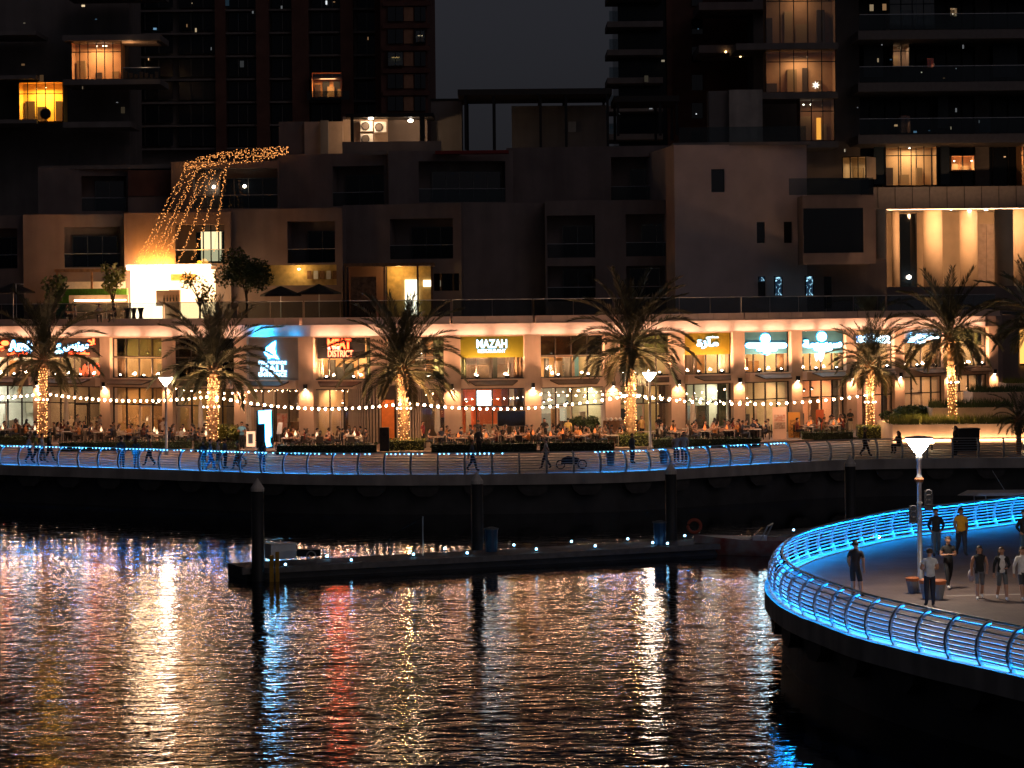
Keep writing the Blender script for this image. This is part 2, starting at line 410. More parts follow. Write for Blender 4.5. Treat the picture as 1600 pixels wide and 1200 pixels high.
def far_led(path):
    out = []; n = len(path); i = 0
    while i < n - 2:
        L = random.choice((5, 9, 14)); x = 800 + F * path[i].x / path[i].y
        j = min(n - 1, i + L)
        if x < 470 or 830 < x < 1190: out.append((range(i, j + 1), LED))
        elif random.random() < .75: out.append((range(i, j + 1), LED_SOFT))
        i = j + random.choice((0, 1))
    return out
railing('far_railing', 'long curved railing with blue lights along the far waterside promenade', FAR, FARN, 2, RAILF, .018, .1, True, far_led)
NLED = one_sided('led_blue_near', (.004, .27, .9), 58)
nr = railing('near_railing', 'curved railing glowing blue round the tip of the near promenade', NEAR, NEARN, 4, RAILM, .03, .11, False, lambda p: [(range(0, len(p)), NLED)], 8)
# kerb lights at the foot of the near railing
mb = MB()
for i in range(len(NEAR) - 1):
    p, q, n, m = NEAR[i], NEAR[i + 1], NEARN[i], NEARN[i + 1]
    mb.quad(p + n * .14 + Vector((0, 0, .075)), p + n * .18 + Vector((0, 0, .075)), q + m * .18 + Vector((0, 0, .075)), q + m * .14 + Vector((0, 0, .075)))
mb.build('light_strip', emat('led_blue_kerb', (.004, .32, .9), .6), nr)
mb = MB()      # tape on the lowest bar, shining down on the kerb
for i in range(len(NEAR) - 1):
    p, q, n, m = NEAR[i], NEAR[i + 1], NEARN[i], NEARN[i + 1]; z = Vector((0, 0, .34))
    mb.quad(p + n * .0 + z, q + m * .0 + z, q + m * .07 + z, p + n * .07 + z)
mb.build('light_strip', one_sided('led_blue_low', (.004, .27, .9), 30), nr)
mb = MB()
for i in range(len(FAR) - 1):
    x = 800 + F * FAR[i].x / FAR[i].y
    if x < 460 or 840 < x < 1210:
        p, q, n, m = FAR[i], FAR[i + 1], FARN[i], FARN[i + 1]
        mb.quad(p + n * .1 + Vector((0, 0, .07)), p + n * .15 + Vector((0, 0, .07)), q + m * .15 + Vector((0, 0, .07)), q + m * .1 + Vector((0, 0, .07)))
mb.build('light_strip', emat('led_blue_farkerb', (.02, .3, 1.0), 0.8), [o for o in COL.objects if o.name == 'far_railing'][0])

# ------------------------------------------------------------------ restaurant building on the far promenade
RB = thing('restaurant_building', 'two storey peach restaurant row with glazed bays and brightly lit frieze', 'building', FP[7])
def bay_frame(i):
    d = FP[i + 1] - FP[i]; return Frame(FP[i], math.atan2(d.y, d.x)), d.length
def pil_frame(i):
    a = FP[max(i - 1, 0)]; b = FP[min(i + 1, len(FP) - 1)]; d = b - a
    return Frame(FP[i], math.atan2(d.y, d.x))
Z_LED0, Z_LED1, Z_SIG, Z_FR0, Z_FR1, Z_TOP = 3.75, 4.36, 5.84, 7.3, 8.07, 8.57
for i in range(len(FP)):
    fr = pil_frame(i); w = .56 if 3 < i < 11 else .5
    MB().box(fr, -w, w, -.4, .38, 0, Z_FR0).build('pilaster', STUCCO, RB)
WALLC = [(.8, .78, .7), (.7, .6, .4), (.85, .62, .3), (.3, .22, .16), (.6, .42, .2), (.8, .5, .2), (.4, .22, .1), (.5, .42, .36), (.7, .42, .15), (.35, .34, .18), (.75, .68, .42), (.75, .68, .42), (.78, .68, .42), (.75, .6, .38), (.72, .52, .26), (.7, .6, .38)]
GRC = [(.75, .8, .7), (.7, .6, .42), (.85, .56, .2), (.25, .2, .16), (.6, .45, .25), (.8, .56, .25), (.4, .3, .2), (.7, .16, .04), (.55, .6, .5), (.5, .45, .22), (.5, .62, .55), (.65, .62, .42), (.8, .6, .42), (.8, .45, .3), (.8, .58, .28), (.75, .62, .38)]
#        upper kind, upper power, ground power
BAY = [('sign', 190, 150), ('sign', 150, 110), ('green', 150, 120), ('dark', 8, 14), ('panel', 0, 45), ('sign', 120, 110), ('plain', 30, 20), ('sign', 40, 110), ('smoke', 110, 110), ('green', 60, 55), ('sign', 130, 120), ('sign', 130, 110), ('sign', 150, 130), ('plain', 150, 120), ('low', 130, 90), ('green', 120, 90)]
BAYNAME = ['brown sign with red script', 'brown sign with red arabic letters', 'greenish window', 'second palm', 'sail logo panel', 'black sign with red letters', 'slatted drum', 'olive sign with white latin letters', 'smoked window', 'fourth palm', 'yellow sign with arabic letters', 'first teal sign', 'second teal sign', 'small palm', 'blue-lit wall letters', 'tall end window']
WALLC = [tuple(lerp(c, k, .22) for c, k in zip(w_, (.65, .52, .42))) for w_ in WALLC]
GRC = [tuple(lerp(c, k, .15 if i_ != 7 else 0) for c, k in zip(w_, (.6, .48, .4))) for i_, w_ in enumerate(GRC)]
def room(fr, a0, a1, z0, z1, depth, wall, power, lc, name, fit=True, seed=0, panels=True):
    rnd = random.Random(seed)
    wm = mat('room_wall_%d_%d_%d' % tuple(int(c * 50) for c in wall), wall, .8, var=.1, vs_=1.2)
    fl = mat('room_floor', (.3, .24, .19), .5, var=.1); ce = mat('room_ceiling', (.7, .66, .6), .9)
    mb = MB(); A, B = -.08, -depth
    P = lambda a, b, c: fr.p(a, b, c)
    mb.quad(P(a0, B, z0), P(a1, B, z0), P(a1, B, z1), P(a0, B, z1), 0)
    mb.quad(P(a0, A, z0), P(a0, B, z0), P(a0, B, z1), P(a0, A, z1), 0)
    mb.quad(P(a1, B, z0), P(a1, A, z0), P(a1, A, z1), P(a1, B, z1), 0)
    mb.quad(P(a0, A, z0), P(a1, A, z0), P(a1, B, z0), P(a0, B, z0), 1)
    mb.quad(P(a0, B, z1), P(a1, B, z1), P(a1, A, z1), P(a0, A, z1), 2)
    rm = mb.build(name, [wm, fl, ce], RB)
    if panels:
        x = a0 + .3
        while x < a1 - .6:
            w = rnd.uniform(.5, 1.3); w = min(w, a1 - .1 - x); h0 = z0 + rnd.choice((.02, .9, 1.3)); h1 = min(z1 - .15, h0 + rnd.uniform(.8, 2.3))
            gq = rnd.uniform(.2, 1.3); c = tuple(min(.9, max(.02, k * gq * rnd.uniform(.85, 1.1))) for k in wall)
            if rnd.random() < .25: c = rnd.choice(((.1, .25, .3), (.5, .1, .04), (.7, .7, .6), (.05, .04, .04)))
            MB().box(fr, x, x + w, B + .02, B + rnd.choice((.06, .3, .5)), h0, h1).build('wall_panel', mat('panel_%d_%d_%d' % tuple(int(q * 20) for q in c), c, .6), rm)
            x += w + rnd.uniform(.15, .9)
    if power > 0 and panels:
        for k in range(rnd.choice((2, 3, 4))):     # pendant lamps
            a = rnd.uniform(a0 + .6, a1 - .6); b = -rnd.uniform(.7, 3.0); zp = z1 - rnd.uniform(.5, 1.1)
            pl = MB(); pl.tube([fr.p(a, b, zp), fr.p(a, b, z1)], .012, 4); pl.lathe(fr.p(a, b, zp - .18), [(.17, 0), (.13, .1), (.03, .18)], 8)
            pd = pl.build('pendant_lamp', rnd.choice((DARK, WOOD, CREAM)), rm)
            MB().blob(fr.p(a, b, zp - .16), .07, 0, 1).build('pendant_bulb', LAMPW, rm)
        w = rnd.uniform(1.2, 2.2); x = rnd.uniform(a0 + .5, a1 - .5 - w); dk = rnd.choice(((.05, .03, .02), (.12, .06, .03), (.25, .18, .12), (.03, .03, .035)))
        MB().box(fr, x, x + w, -depth * .55 - .5, -depth * .55, z0, z0 + rnd.uniform(.9, 1.2)).build('counter', mat('counter_%d' % int(dk[0] * 100), dk, .4, var=.2), rm)
        for sd in (0, 1):                           # drapes at the sides of the window
            if rnd.random() < .55:
                dm = MB(); c0 = a0 + .55 if sd == 0 else a1 - .55; wd = rnd.uniform(.35, .8); ns = 8
                for q in range(ns):
                    xa, xb = c0 + (1 - 2 * sd) * wd * q / ns, c0 + (1 - 2 * sd) * wd * (q + 1) / ns; ba, bb_ = -.35 + .06 * math.sin(q * 1.6), -.35 + .06 * math.sin((q + 1) * 1.6)
                    dm.quad(fr.p(xa, ba, z0 + .03), fr.p(xb, bb_, z0 + .03), fr.p(xb, bb_, z1 - .05), fr.p(xa, ba, z1 - .05))
                dm.build('curtain', rnd.choice((CREAM, mat('drape_brown', (.2, .12, .07), .9, var=.2), mat('drape_green', (.14, .17, .1), .9, var=.2))), rm, True)
        for k in range(rnd.choice((1, 2, 3))):      # free standing partitions and cupboards
            x = rnd.uniform(a0 + .3, a1 - 1.2); b = -rnd.uniform(1.2, depth - 1); h = rnd.uniform(.8, 2.4)
            cc = rnd.choice(((.06, .035, .02), (.3, .16, .06), (.1, .1, .09), (.04, .05, .04), (.4, .3, .2)))
            MB().box(fr, x, x + rnd.uniform(.25, .9), b - .3, b, z0, min(z1 - .2, z0 + h)).build('cupboard', mat('cup_%d_%d' % (int(cc[0] * 100), int(cc[1] * 100)), cc, .6, var=.15), rm)
    if power > 0:
        L = a1 - a0; n = 2 if L > 3.5 else 1
        for k in range(n):
            a = lerp(a0, a1, (k + .5) / n)
            for b in (-1.0, -2.6):
                MB().lathe(fr.p(a + rnd.uniform(-.5, .5), b, z1 - .05), [(.09, 0), (.09, .045)], 8).build('ceiling_lamp', LAMPW, rm)
            lamp('AREA', fr.p(a, -min(depth * .45, 2.4), z1 - .1), power / n, lc, rm, 1.2, fr.p(a, -min(depth * .55, 2.9), z0), size_y=1.2)
    return rm
def glazing(fr, a0, a1, z0, z1, n, gm, fm, transom=None, name='window', parent=None, t=.07, gb=0.0):
    """a frame with mullions as one part, each pane a sub-part"""
    mb = MB(); bars = [a0 + (a1 - a0) * k / n for k in range(n + 1)]
    for k, a in enumerate(bars): mb.box(fr, a - t / 2, a + t / 2, gb - .06, gb + .06, z0, z1)
    for z in (z0, z1 - t): mb.box(fr, a0, a1, gb - .05, gb + .05, z, z + t)
    if transom: mb.box(fr, a0, a1, gb - .055, gb + .055, transom - t / 2, transom + t / 2)
    w = mb.build(name, fm, parent)
    rows = [(z0 + t, z1 - t)] if not transom else [(z0 + t, transom - t / 2), (transom + t / 2, z1 - t)]
    for a, b in zip(bars, bars[1:]):
        for za, zb in rows:
            p = MB().box(fr, a + t / 2, b - t / 2, gb - .012, gb + .012, za, zb)
            p.build('pane', gm, w)
    return w
MULL = mat('mullion_bronze', (.035, .03, .026), .4, .5)
PANELM = mat('grey_brown_panel', (.22, .19, .17), .7, var=.06, vs_=2)
for i in range(len(FP) - 1):
    fr, L = bay_frame(i); kind, pu, pg = BAY[i]; a0, a1 = .52, L - .52
    # spandrel ledge, awning, light shelf, frieze, fascia panels
    MB().box(fr, a0, a1, -.35, .85, Z_LED0, Z_LED1).build('ledge', STUCCO, RB)
    if i not in (6,):
        mb = MB(); P = fr.p
        mb.add([P(a0 + .5, .86, 4.28), P(a1 - .5, .86, 4.28), P(a1 - .9, 1.5, 4.0), P(a0 + .9, 1.5, 4.0), P(a0 + .5, .86, 4.18), P(a1 - .5, .86, 4.18), P(a1 - .9, 1.5, 3.93), P(a0 + .9, 1.5, 3.93)],
               [(3, 2, 1, 0), (4, 5, 6, 7), (0, 1, 5, 4), (2, 3, 7, 6), (1, 2, 6, 5), (3, 0, 4, 7)])
        mb.build('awning', mat('awning_dark', (.07, .045, .03), .8, var=.15), RB)
    MB().box(fr, -.01, L + .01, -.8, -.42, Z_FR0 - .01, Z_FR1).build('frieze', FRIEZE, RB)
    MB().box(fr, 0, L, -.42, .36, Z_FR0 - .09, Z_FR0 - .02).build('light_shelf', STUCCO, RB)
    npan = max(3, round(L / 1.15))
    for k in range(npan):
        MB().box(fr, L * k / npan + .012, L * (k + 1) / npan - .012, .25, 1.05, Z_FR1 + .06, Z_TOP).build('fascia_panel', FASCIA, RB)
    MB().box(fr, -.02, L + .02, -.7, 1.12, Z_FR1, Z_FR1 + .055).build('soffit', FASCIA, RB)
    # frieze lights lie on the shelf
    blue = (i == 4)
    nl = 2
    for k in range(nl):
        a = L * (k + .5) / nl
        colr = (.01, .38, 1) if blue else (1, .56, .36)
        o = lamp('AREA', fr.p(a, .02, Z_FR0 + .03), 8.5 if not blue else (40 if k == 0 else 3), colr, RB, L / nl * (.8 if not blue else .4), fr.p(a, -.75, Z_FR0 + .55), size_y=.1)
    # upper floor
    gm = {'green': G_GREEN, 'dark': G_SMOKE, 'smoke': G_SMOKE}.get(kind, G_SHOP)
    if kind == 'panel':
        MB().box(fr, a0, a1, -.2, .18, Z_LED1, Z_FR0 - .1).build('wall_panel', PANELM, RB)
    else:
        n = 4 if L > 5 else 3
        zt = Z_SIG - .02
        if kind == 'low': MB().box(fr, a0, a1, -.3, .12, 6.35, Z_FR0 - .1).build('wall_panel', FRIEZE, RB); zt2 = 6.33
        else: zt2 = Z_FR0 - .1
        if kind in ('green', 'dark', 'plain', 'smoke'):
            glazing(fr, a0, a1, Z_SIG, zt2, n, gm, MULL, None, 'window', RB)
            glazing(fr, a0, a1, Z_LED1, Z_SIG - .02, n, G_SMOKE if kind == 'dark' else G_SHOP, MULL, None, 'window', RB)
        else:
            glazing(fr, a0, a1, Z_LED1, zt2, n, G_SHOP, MULL, None, 'window', RB)
        room(fr, .03, L - .03, 4.3, 7.2, 4.5, WALLC[i], pu * 1.2, (1, .6, .34), 'upper_room', seed=i)
    # ground floor
    n = 4 if L > 4.6 else 3
    if i != 6:
        glazing(fr, a0, a1, .15, Z_LED0 - .02, n, G_SHOP, MULL, 2.5, 'shopfront', RB)
    else:
        glazing(fr, a1 - 1.6, a1, .15, Z_LED0 - .02, 1, G_SHOP, MULL, 2.5, 'shopfront', RB)
        MB().box(fr, a0, a1 - 1.65, -.3, .1, .15, Z_LED0).build('wall_panel', STUCCO, RB)
    if i != 6:      # a door leaf in the shopfront
        dw = (a1 - a0) / n; kx = (1, 2, 2, 0, 1, 1, 0, 3, 1, 1, 2, 1, 0, 1, 1, 0)[i] % n; da = a0 + dw * kx + .05; dm = MB(); de = a0 + dw * (kx + 1) - .05
        for q in (da, de - .09): dm.box(fr, q, q + .09, .07, .13, .15, 2.46)
        for q in (.15, 2.37): dm.box(fr, da, de, .08, .12, q, q + .09)
        dm.box(fr, de - .2, de - .17, .13, .2, .9, 1.6)
        dm.build('door_frame', (STUCCO, MULL, CREAM)[i % 3], RB)
    room(fr, .03, L - .03, .15, 3.7, 6.0, GRC[i], pg * .85, (1, .5, .25) if i not in (0, 8, 10) else (1, .9, .78), 'ground_room', seed=40 + i)
# roof deck, floor slab and end walls
mb = MB()
for i in range(len(FP) - 1):
    p, q = FP[i], FP[i + 1]
    mb.quad(p + Vector((0, -.2, 8.3)), q + Vector((0, -.2, 8.3)), Vector((q.x * 1.3, 262, 8.3)), Vector((p.x * 1.3, 262, 8.3)))
mb.build('roof_deck', CONC, RB)
mb = MB()
for i in range(len(FP) - 1):
    p, q = FP[i], FP[i + 1]
    k = 10.5 if i < 13 else 7
    mb.quad(p + Vector((0, -k, .12)), q + Vector((0, -k, .12)), q + Vector((0, .3, .12)), p + Vector((0, .3, .12)))
    mb.quad(p + Vector((0, -k, 0)), q + Vector((0, -k, 0)), q + Vector((0, -k, .12)), p + Vector((0, -k, .12)))
tag(mb.build('terrace_paving', mat('terrace_stone', (.3, .22, .17), .7, var=.2, vs_=1.2)), kind='structure')
fr = pil_frame(16); MB().box(fr, .5, 1.2, -9, .2, 0, 8.3).build('end_wall', STUCCO_T, RB)
fr = pil_frame(0); MB().box(fr, -12, -.5, -6, .2, 0, 8.3).build('end_wall', STUCCO_T, RB)
# glass parapet on the roof edge
for i in range(len(FP) - 1):
    fr, L = bay_frame(i); n = 2
    for k in range(n):
        MB().box(fr, L * k / n + .03, L * (k + 1) / n - .03, .6, .625, Z_TOP - .02, Z_TOP + 1.08).build('parapet_glass', G_BAL, RB)
    MB().tube([fr.p(0, .61, Z_TOP + 1.11), fr.p(L, .61, Z_TOP + 1.11)], .03, 6).build('parapet_rail', STEEL, RB)

# wall lamps on the pilasters
for i in range(1, len(FP)):
    if i == 6: continue
    fr = pil_frame(i); zz = 3.72
    nm = BAYNAME[min(i, 15)] if i < 16 else 'end corner of the row'
    wl = thing('wall_lamp', 'small dark downlight glowing on the pilaster left of the ' + nm, 'wall lamp', fr.p(0, .4, zz), 0, 'pilaster wall lamps')
    if i == 16: wl['label'] = 'small dark downlight glowing on the last pilaster at the end corner'
    mb = MB(); mb.box(fr, -.09, .09, .38, .62, zz + .02, zz + .34); mb.build('housing', DARK, wl)
    MB().lathe(fr.p(0, .5, zz), [(.07, 0), (.07, .015)], 8).build('lens', LAMPW, wl)
    lamp('SPOT', fr.p(0, .60, zz - .03), 150, (1, .48, .22), wl, .06, fr.p(0, .40, zz - 1.2), 140, .9)
# floodlights standing on the ledges
fl_me = MB(); fl_me.box(LOC, -.16, .16, -.1, .1, .06, .22); fl_me.box(LOC, -.03, .03, -.03, .03, 0, .06)
fl_m = fl_me.mesh('housing', DARK)
for i in range(len(FP) - 1):
    fr, L = bay_frame(i); kind = BAY[i][0]
    for k, a in enumerate((L * .3, L * .68)):
        if i == 4 or (i in (3, 6) and k == 0): continue
        f = thing('ledge_floodlight', '%s floodlight on the ledge below the %s' % (('left', 'right')[k] , BAYNAME[i]), 'floodlight', fr.p(a, .66, Z_LED1), fr.ang, 'ledge floodlights')
        inst('housing', fl_m, f)
        o = bpy.data.objects.new('lens', MB().blob((0, 0, 0), (.085, .06, .05), 0, 1).mesh('lens', LAMPW)); COL.objects.link(o); o.parent = f; o.location = (0, .02, .25)
        lamp('SPOT', fr.p(a, .78, Z_LED1 + .3), 640, (1, .49, .25), None, .08, fr.p(a, .1, Z_LED1 + 1.5), 150, .9).name = 'ledge_floodlight_light'
# ------------------------------------------------------------------ shop signs
def text_mesh(body, w, h, extrude=.02, offset=0.0, space=1.0):
    c = bpy.data.curves.new('lettering', 'FONT'); c.body = body; c.extrude = 0; c.offset = offset; c.space_character = space; c.resolution_u = 3
    o = bpy.data.objects.new('lettering', c); COL.objects.link(o)
    dg = bpy.context.evaluated_depsgraph_get(); me = bpy.data.meshes.new_from_object(o.evaluated_get(dg))
    bpy.data.objects.remove(o)
    xs = [v.co.x for v in me.vertices]; ys = [v.co.y for v in me.vertices]
    x0, x1, y0, y1 = min(xs), max(xs), min(ys), max(ys)
    V = [((v.co.x - (x0 + x1) / 2) / (x1 - x0) * w, (v.co.y - (y0 + y1) / 2) / (y1 - y0) * h) for v in me.vertices]
    Fc = [list(p.vertices) for p in me.polygons]
    bpy.data.meshes.remove(me)
    return V, Fc
def flat_to_mb(fr, a, b, z, V, Fc, th, mb=None):
    """letters with a front face and sides"""
    mb = mb or MB(); n = len(V); P = [fr.p(a + x, b, z + y) for x, y in V]; Q = [fr.p(a + x, b - th, z + y) for x, y in V]
    edges = {}
    for f in Fc:
        for i, j in zip(f, f[1:] + f[:1]): edges[(i, j)] = edges.get((i, j), 0) + 1
    side = [(i, j) for (i, j) in edges if (j, i) not in edges]
    mb.add(P + Q, [tuple(f) for f in Fc] + [(j, i, n + i, n + j) for i, j in side]); return mb
NEON_W = emat('sign_white', (.5, .84, 1), 7); NEON_R = emat('sign_red', (1, .06, .015), 6); NEON_H = emat('sign_halo_blue', (.02, .4, 1), 2.6)
NEON_HR = emat('sign_halo_red', (1, .04, .01), 1.0, False); NEON_O = emat('sign_orange', (1, .09, .03), 3)
def bay_of(x):
    for i in range(len(BX) - 1):
        if BX[i] <= x <= BX[i + 1]: return i
    return len(BX) - 2
def fa(i, x): fr, L = bay_frame(i); return L * (x - BX[i]) / (BX[i + 1] - BX[i])
def fz(x, y): return at(x, y, facd(x)).z
def lettering(parent, body, x0, x1, y0, y1, m, halo=None, b=.26, off=.0, name='lettering', space=1.0):
    xc = (x0 + x1) / 2; i = bay_of(xc); fr, L = bay_frame(i); s = L / (BX[i + 1] - BX[i]); sc = facd(xc) / F
    w, h = (x1 - x0) * s, (y1 - y0) * sc
    V, Fc = text_mesh(body, w, h, offset=off, space=space)
    flat_to_mb(fr, fa(i, xc), b, fz(xc, (y0 + y1) / 2), V, Fc, .05).build(name, m, parent)
    if halo:
        V, Fc = text_mesh(body, w * 1.03, h * 1.12, offset=off + .05, space=space)
        flat_to_mb(fr, fa(i, xc), b - .055, fz(xc, (y0 + y1) / 2), V, Fc, .02).build('letter_halo', halo, parent)  # halo of light round the letters, built as a larger emissive copy behind
def shape(parent, pts, m, halo=None, b=.26, name='emblem'):
    """a flat lit emblem outlined in photo pixels, at its place on the facade"""
    xc = sum(p[0] for p in pts) / len(pts); i = bay_of(xc); fr, L = bay_frame(i)
    poly = [(fa(i, x), fz(x, y)) for x, y in pts]
    MB().prism(fr, poly, b, b - .05).build(name, m, parent)
    if halo:
        ca = sum(p[0] for p in poly) / len(poly); cc = sum(p[1] for p in poly) / len(poly)
        q = []
        for a, c in poly:
            d = Vector((a - ca, c - cc)); d = d * (1 + .09 / max(d.length, .05)); q.append((ca + d.x, cc + d.y))
        MB().prism(fr, q, b - .055, b - .08).build('emblem_halo', halo, parent)  # halo of light round the emblem, built as a widened emissive outline
def circ(x, y, r, n=14, ry=None): return [(x + r * math.cos(2 * math.pi * k / n), y + (ry or r) * math.sin(2 * math.pi * k / n)) for k in range(n)]
def pill(x0, x1, y0, y1, n=6):
    r = (y1 - y0) / 2; ym = (y0 + y1) / 2
    return [(x1 - r + r * math.cos(t), ym + r * math.sin(t)) for t in [-math.pi / 2 + math.pi * k / n for k in range(n + 1)]] + [(x0 + r + r * math.cos(t), ym + r * math.sin(t)) for t in [math.pi / 2 + math.pi * k / n for k in range(n + 1)]]
def sign(label, x0, x1, y0, y1, col, name='shop_sign', b0=.08, b1=.2):
    xc = (x0 + x1) / 2; i = bay_of(xc); fr, L = bay_frame(i)
    t = thing(name, label, 'sign', fr.p(fa(i, xc), .15, fz(xc, y1)))
    if col: MB().box(fr, fa(i, x0), fa(i, x1), b0, b1, fz(xc, y1), fz(xc, y0)).build('board', mat('sign_%d_%d_%d' % tuple(int(c * 99) for c in col), col, .85, var=.06, vs_=2, spec=.2), t)
    return t
BROWN = (.035, .022, .016)
AR_MATAM = '\uFEE2\uFECC\uFEC4\uFEE3'; AR_MAZA = '\uFE93\uFEAF\uFE8E\uFEE3'; AR_CAFE = '\uFEF0\uFEEC\uFED8\uFEE3'; AR_LA = '\uFEFB'
s = sign('dark brown sign with white latin script and small red letters', -4, 61, 526.5, 558, BROWN)
lettering(s, 'Amisi', 18, 60, 532, 548, NEON_W, NEON_H, off=.02)
lettering(s, AR_CAFE + ' ' + AR_MATAM, 16, 47, 549, 556, NEON_R, None)
shape(s, circ(12, 536, 6, 10, 4), NEON_R, None); shape(s, circ(6, 544, 5, 10, 4), NEON_R, None)
lettering(s, '. .', 48, 58, 549, 555, NEON_W, NEON_H)
s = sign('dark brown sign with white arabic script above red arabic letters', 90, 159, 526, 558.5, BROWN)
lettering(s, '\uFEB2\uFEF3\uFEAF\uFEEE\uFEE3', 104, 143, 535, 548, NEON_W, NEON_H, off=.02)
lettering(s, AR_LA, 142, 153, 529, 541, NEON_R, NEON_HR, off=.02)
lettering(s, AR_CAFE + ' \u0648 ' + AR_MATAM, 107, 144, 548, 557, NEON_R, None)
shape(s, circ(96.5, 551, 5.5, 10, 4), NEON_W, NEON_H); shape(s, circ(96.5, 541, 3, 8, 4), NEON_W, NEON_H)
s = sign('red neon scribble behind the window under the brown arabic sign', 108, 155, 562, 586, None, 'neon_artwork')
def scribble(x0, x1, y0, y1, m, parent, n=9, rad=.05, D=None):
    xc = (x0 + x1) / 2; i = bay_of(xc); fr, L = bay_frame(i); pts = []
    for k in range(n * 4 + 1):
        t = k / (n * 4); x = lerp(x0, x1, t); y = lerp(y0, y1, .55 + .35 * math.sin(t * n * 6.28 * .5) + .1 * math.sin(17 * t))
        pts.append(fr.p(fa(i, x), -1.0 + .05 * math.sin(k), fz(x, y)))
    MB().tube(pts, rad, 5).build('neon_tube', m, parent)
scribble(110, 154, 566, 584, NEON_O, s); scribble(112, 150, 570, 588, NEON_O, s)
NEON_B = emat('sign_azure', (.16, .58, 1), 12); NEON_BH = emat('sign_azure_halo', (.004, .28, 1), 4.5)
s = sign('white glowing sail emblem and lettering on the grey panel', 405, 453, 532, 590, None, 'entrance_sign')
shape(s, [(417, 549), (421, 543), (424, 541), (428, 537), (434, 533.5), (433, 545), (434, 553), (439, 561), (433, 559), (427, 558.5), (423, 561), (423, 557), (419, 554)], NEON_B, NEON_BH)
NEON_BL = emat('sign_azure_letters', (.35, .75, 1), 3); NEON_BE = emat('sign_azure_letter_halo', (.004, .26, .9), .8)
lettering(s, 'PROMENADE', 408, 451, 564, 569, NEON_BL, NEON_BE); lettering(s, 'MALL', 411, 451, 570.5, 580.5, NEON_BL, NEON_BE, off=.02); lettering(s, 'ENTRANCE', 408, 451, 582, 588, NEON_BL, NEON_BE)
s = sign('black sign with stacked red block letters', 498, 572, 527, 560, (.008, .008, .009))
lettering(s, 'MEAT', 514.5, 551, 529.5, 545, NEON_R, NEON_HR, off=.03); lettering(s, '& THE', 515, 534, 541, 546, emat('sign_pink', (1, .4, .3), 2.5), None, .27); lettering(s, 'DISTRICT', 515, 554, 547, 557.5, emat('sign_red_pale', (1, .14, .06), 3.2), None, off=.02)
OLIVE = (.12, .115, .006)
s = sign('olive yellow sign with white glowing latin letters', 719, 818, 524, 558.5, OLIVE)
NEON_L = emat('sign_soft_white', (.7, .9, 1), 2.6); NEON_LH = emat('sign_soft_halo', (.02, .3, .6), .5, False)
lettering(s, 'MAZAH', 745, 792, 530.5, 543.5, NEON_L, NEON_LH, off=.012); lettering(s, 'RESTAURANT', 747, 790, 545.5, 551, NEON_L, NEON_LH, off=.0)
s = sign('yellow sign with white glowing arabic letters', 1067, 1138, 519.5, 554, (.17, .125, .008))
lettering(s, AR_MAZA, 1086, 1120, 530, 544.5, NEON_L, NEON_LH, off=.03); lettering(s, AR_MATAM, 1101, 1120, 525, 529.5, NEON_L, NEON_LH, off=.02)
TEAL = (.035, .13, .18)
s = sign('teal sign with white round emblem over one straight glowing bar', 1161.5, 1227, 517.5, 553, TEAL)
shape(s, circ(1193, 529, 7), NEON_W, NEON_H); shape(s, pill(1163, 1226, 536, 543.5), NEON_W, NEON_H); shape(s, pill(1179, 1211, 542.5, 548.5), NEON_W, NEON_H); shape(s, circ(1195, 549, 6, 12, 4), NEON_W, NEON_H)
s = sign('teal sign with white round emblem over wavy glowing script', 1249, 1314, 517, 552, TEAL)
shape(s, circ(1281, 526, 7), NEON_W, NEON_H); shape(s, pill(1269, 1297, 542, 548), NEON_W, NEON_H)
lettering(s, '\uFE94\uFEE3\uFEF3\uFEEE\uFEF3\uFEAE\uFEB3', 1252, 1312, 531, 546, NEON_W, NEON_H, off=.05)
shape(s, [(1276, 549), (1284, 549), (1283, 558), (1279, 565), (1277, 558)], NEON_W, None)
s = sign('white glowing round letters on the wall behind the small palm', 1336, 1388, 521, 538, None)
lettering(s, 'GO', 1337, 1352, 525, 535, NEON_W, NEON_H, off=.04); shape(s, circ(1359, 528, 5.5), NEON_W, NEON_H); lettering(s, 'an', 1363, 1373, 527, 535, NEON_W, NEON_H, off=.03); lettering(s, '2', 1379, 1387, 524, 536, NEON_W, None, off=.04)
s = sign('white letters with sail emblem on pale wall by the tall palm', 1415, 1468, 519, 538, None)
shape(s, [(1421, 521), (1426, 534), (1415.5, 534)], NEON_W, NEON_H); lettering(s, 'Moments', 1429, 1464, 522, 529, NEON_W, NEON_H, off=.03); lettering(s, 'spa', 1430, 1443, 532, 537, NEON_W, NEON_H, off=.02)
# lit menu panel and hanging screens inside the bay under the olive sign
i = 7; fr, L = bay_frame(i)
s = thing('menu_display', 'blue white illuminated menu panel in the orange restaurant', 'menu panel', fr.p(fa(i, 757), -.9, 1.2))
for r in range(4):
    for c in range(3):
        xa, ya = 746.5 + c * 7.6, 611 + r * 6
        MB().box(fr, fa(i, xa), fa(i, xa + 7), -.95, -.9, fz(xa, ya + 5.4), fz(xa, ya)).build('panel', emat('menu_white', (.72, .9, 1), 2.2), s)
t = thing('wall_screen', 'large dark television screen on the terrace under olive sign', 'television', fr.p(fa(i, 796), 1.2, 1.2))
MB().box(fr, fa(i, 775), fa(i, 817), 1.15, 1.25, fz(796, 664), fz(796, 641)).build('screen', mat('screen_black', (.006, .006, .008), .15), t)
MB().box(fr, fa(i, 774), fa(i, 818), 1.1, 1.2, fz(796, 665), fz(796, 640)).build('bezel', mat('bezel', (.25, .2, .16), .5), t)
for dx in (-12, 12): MB().tube([fr.p(fa(i, 796 + dx), 1.12, .12), fr.p(fa(i, 796 + dx), 1.12, fz(796, 664))], .03, 5).build('leg', DARK, t)
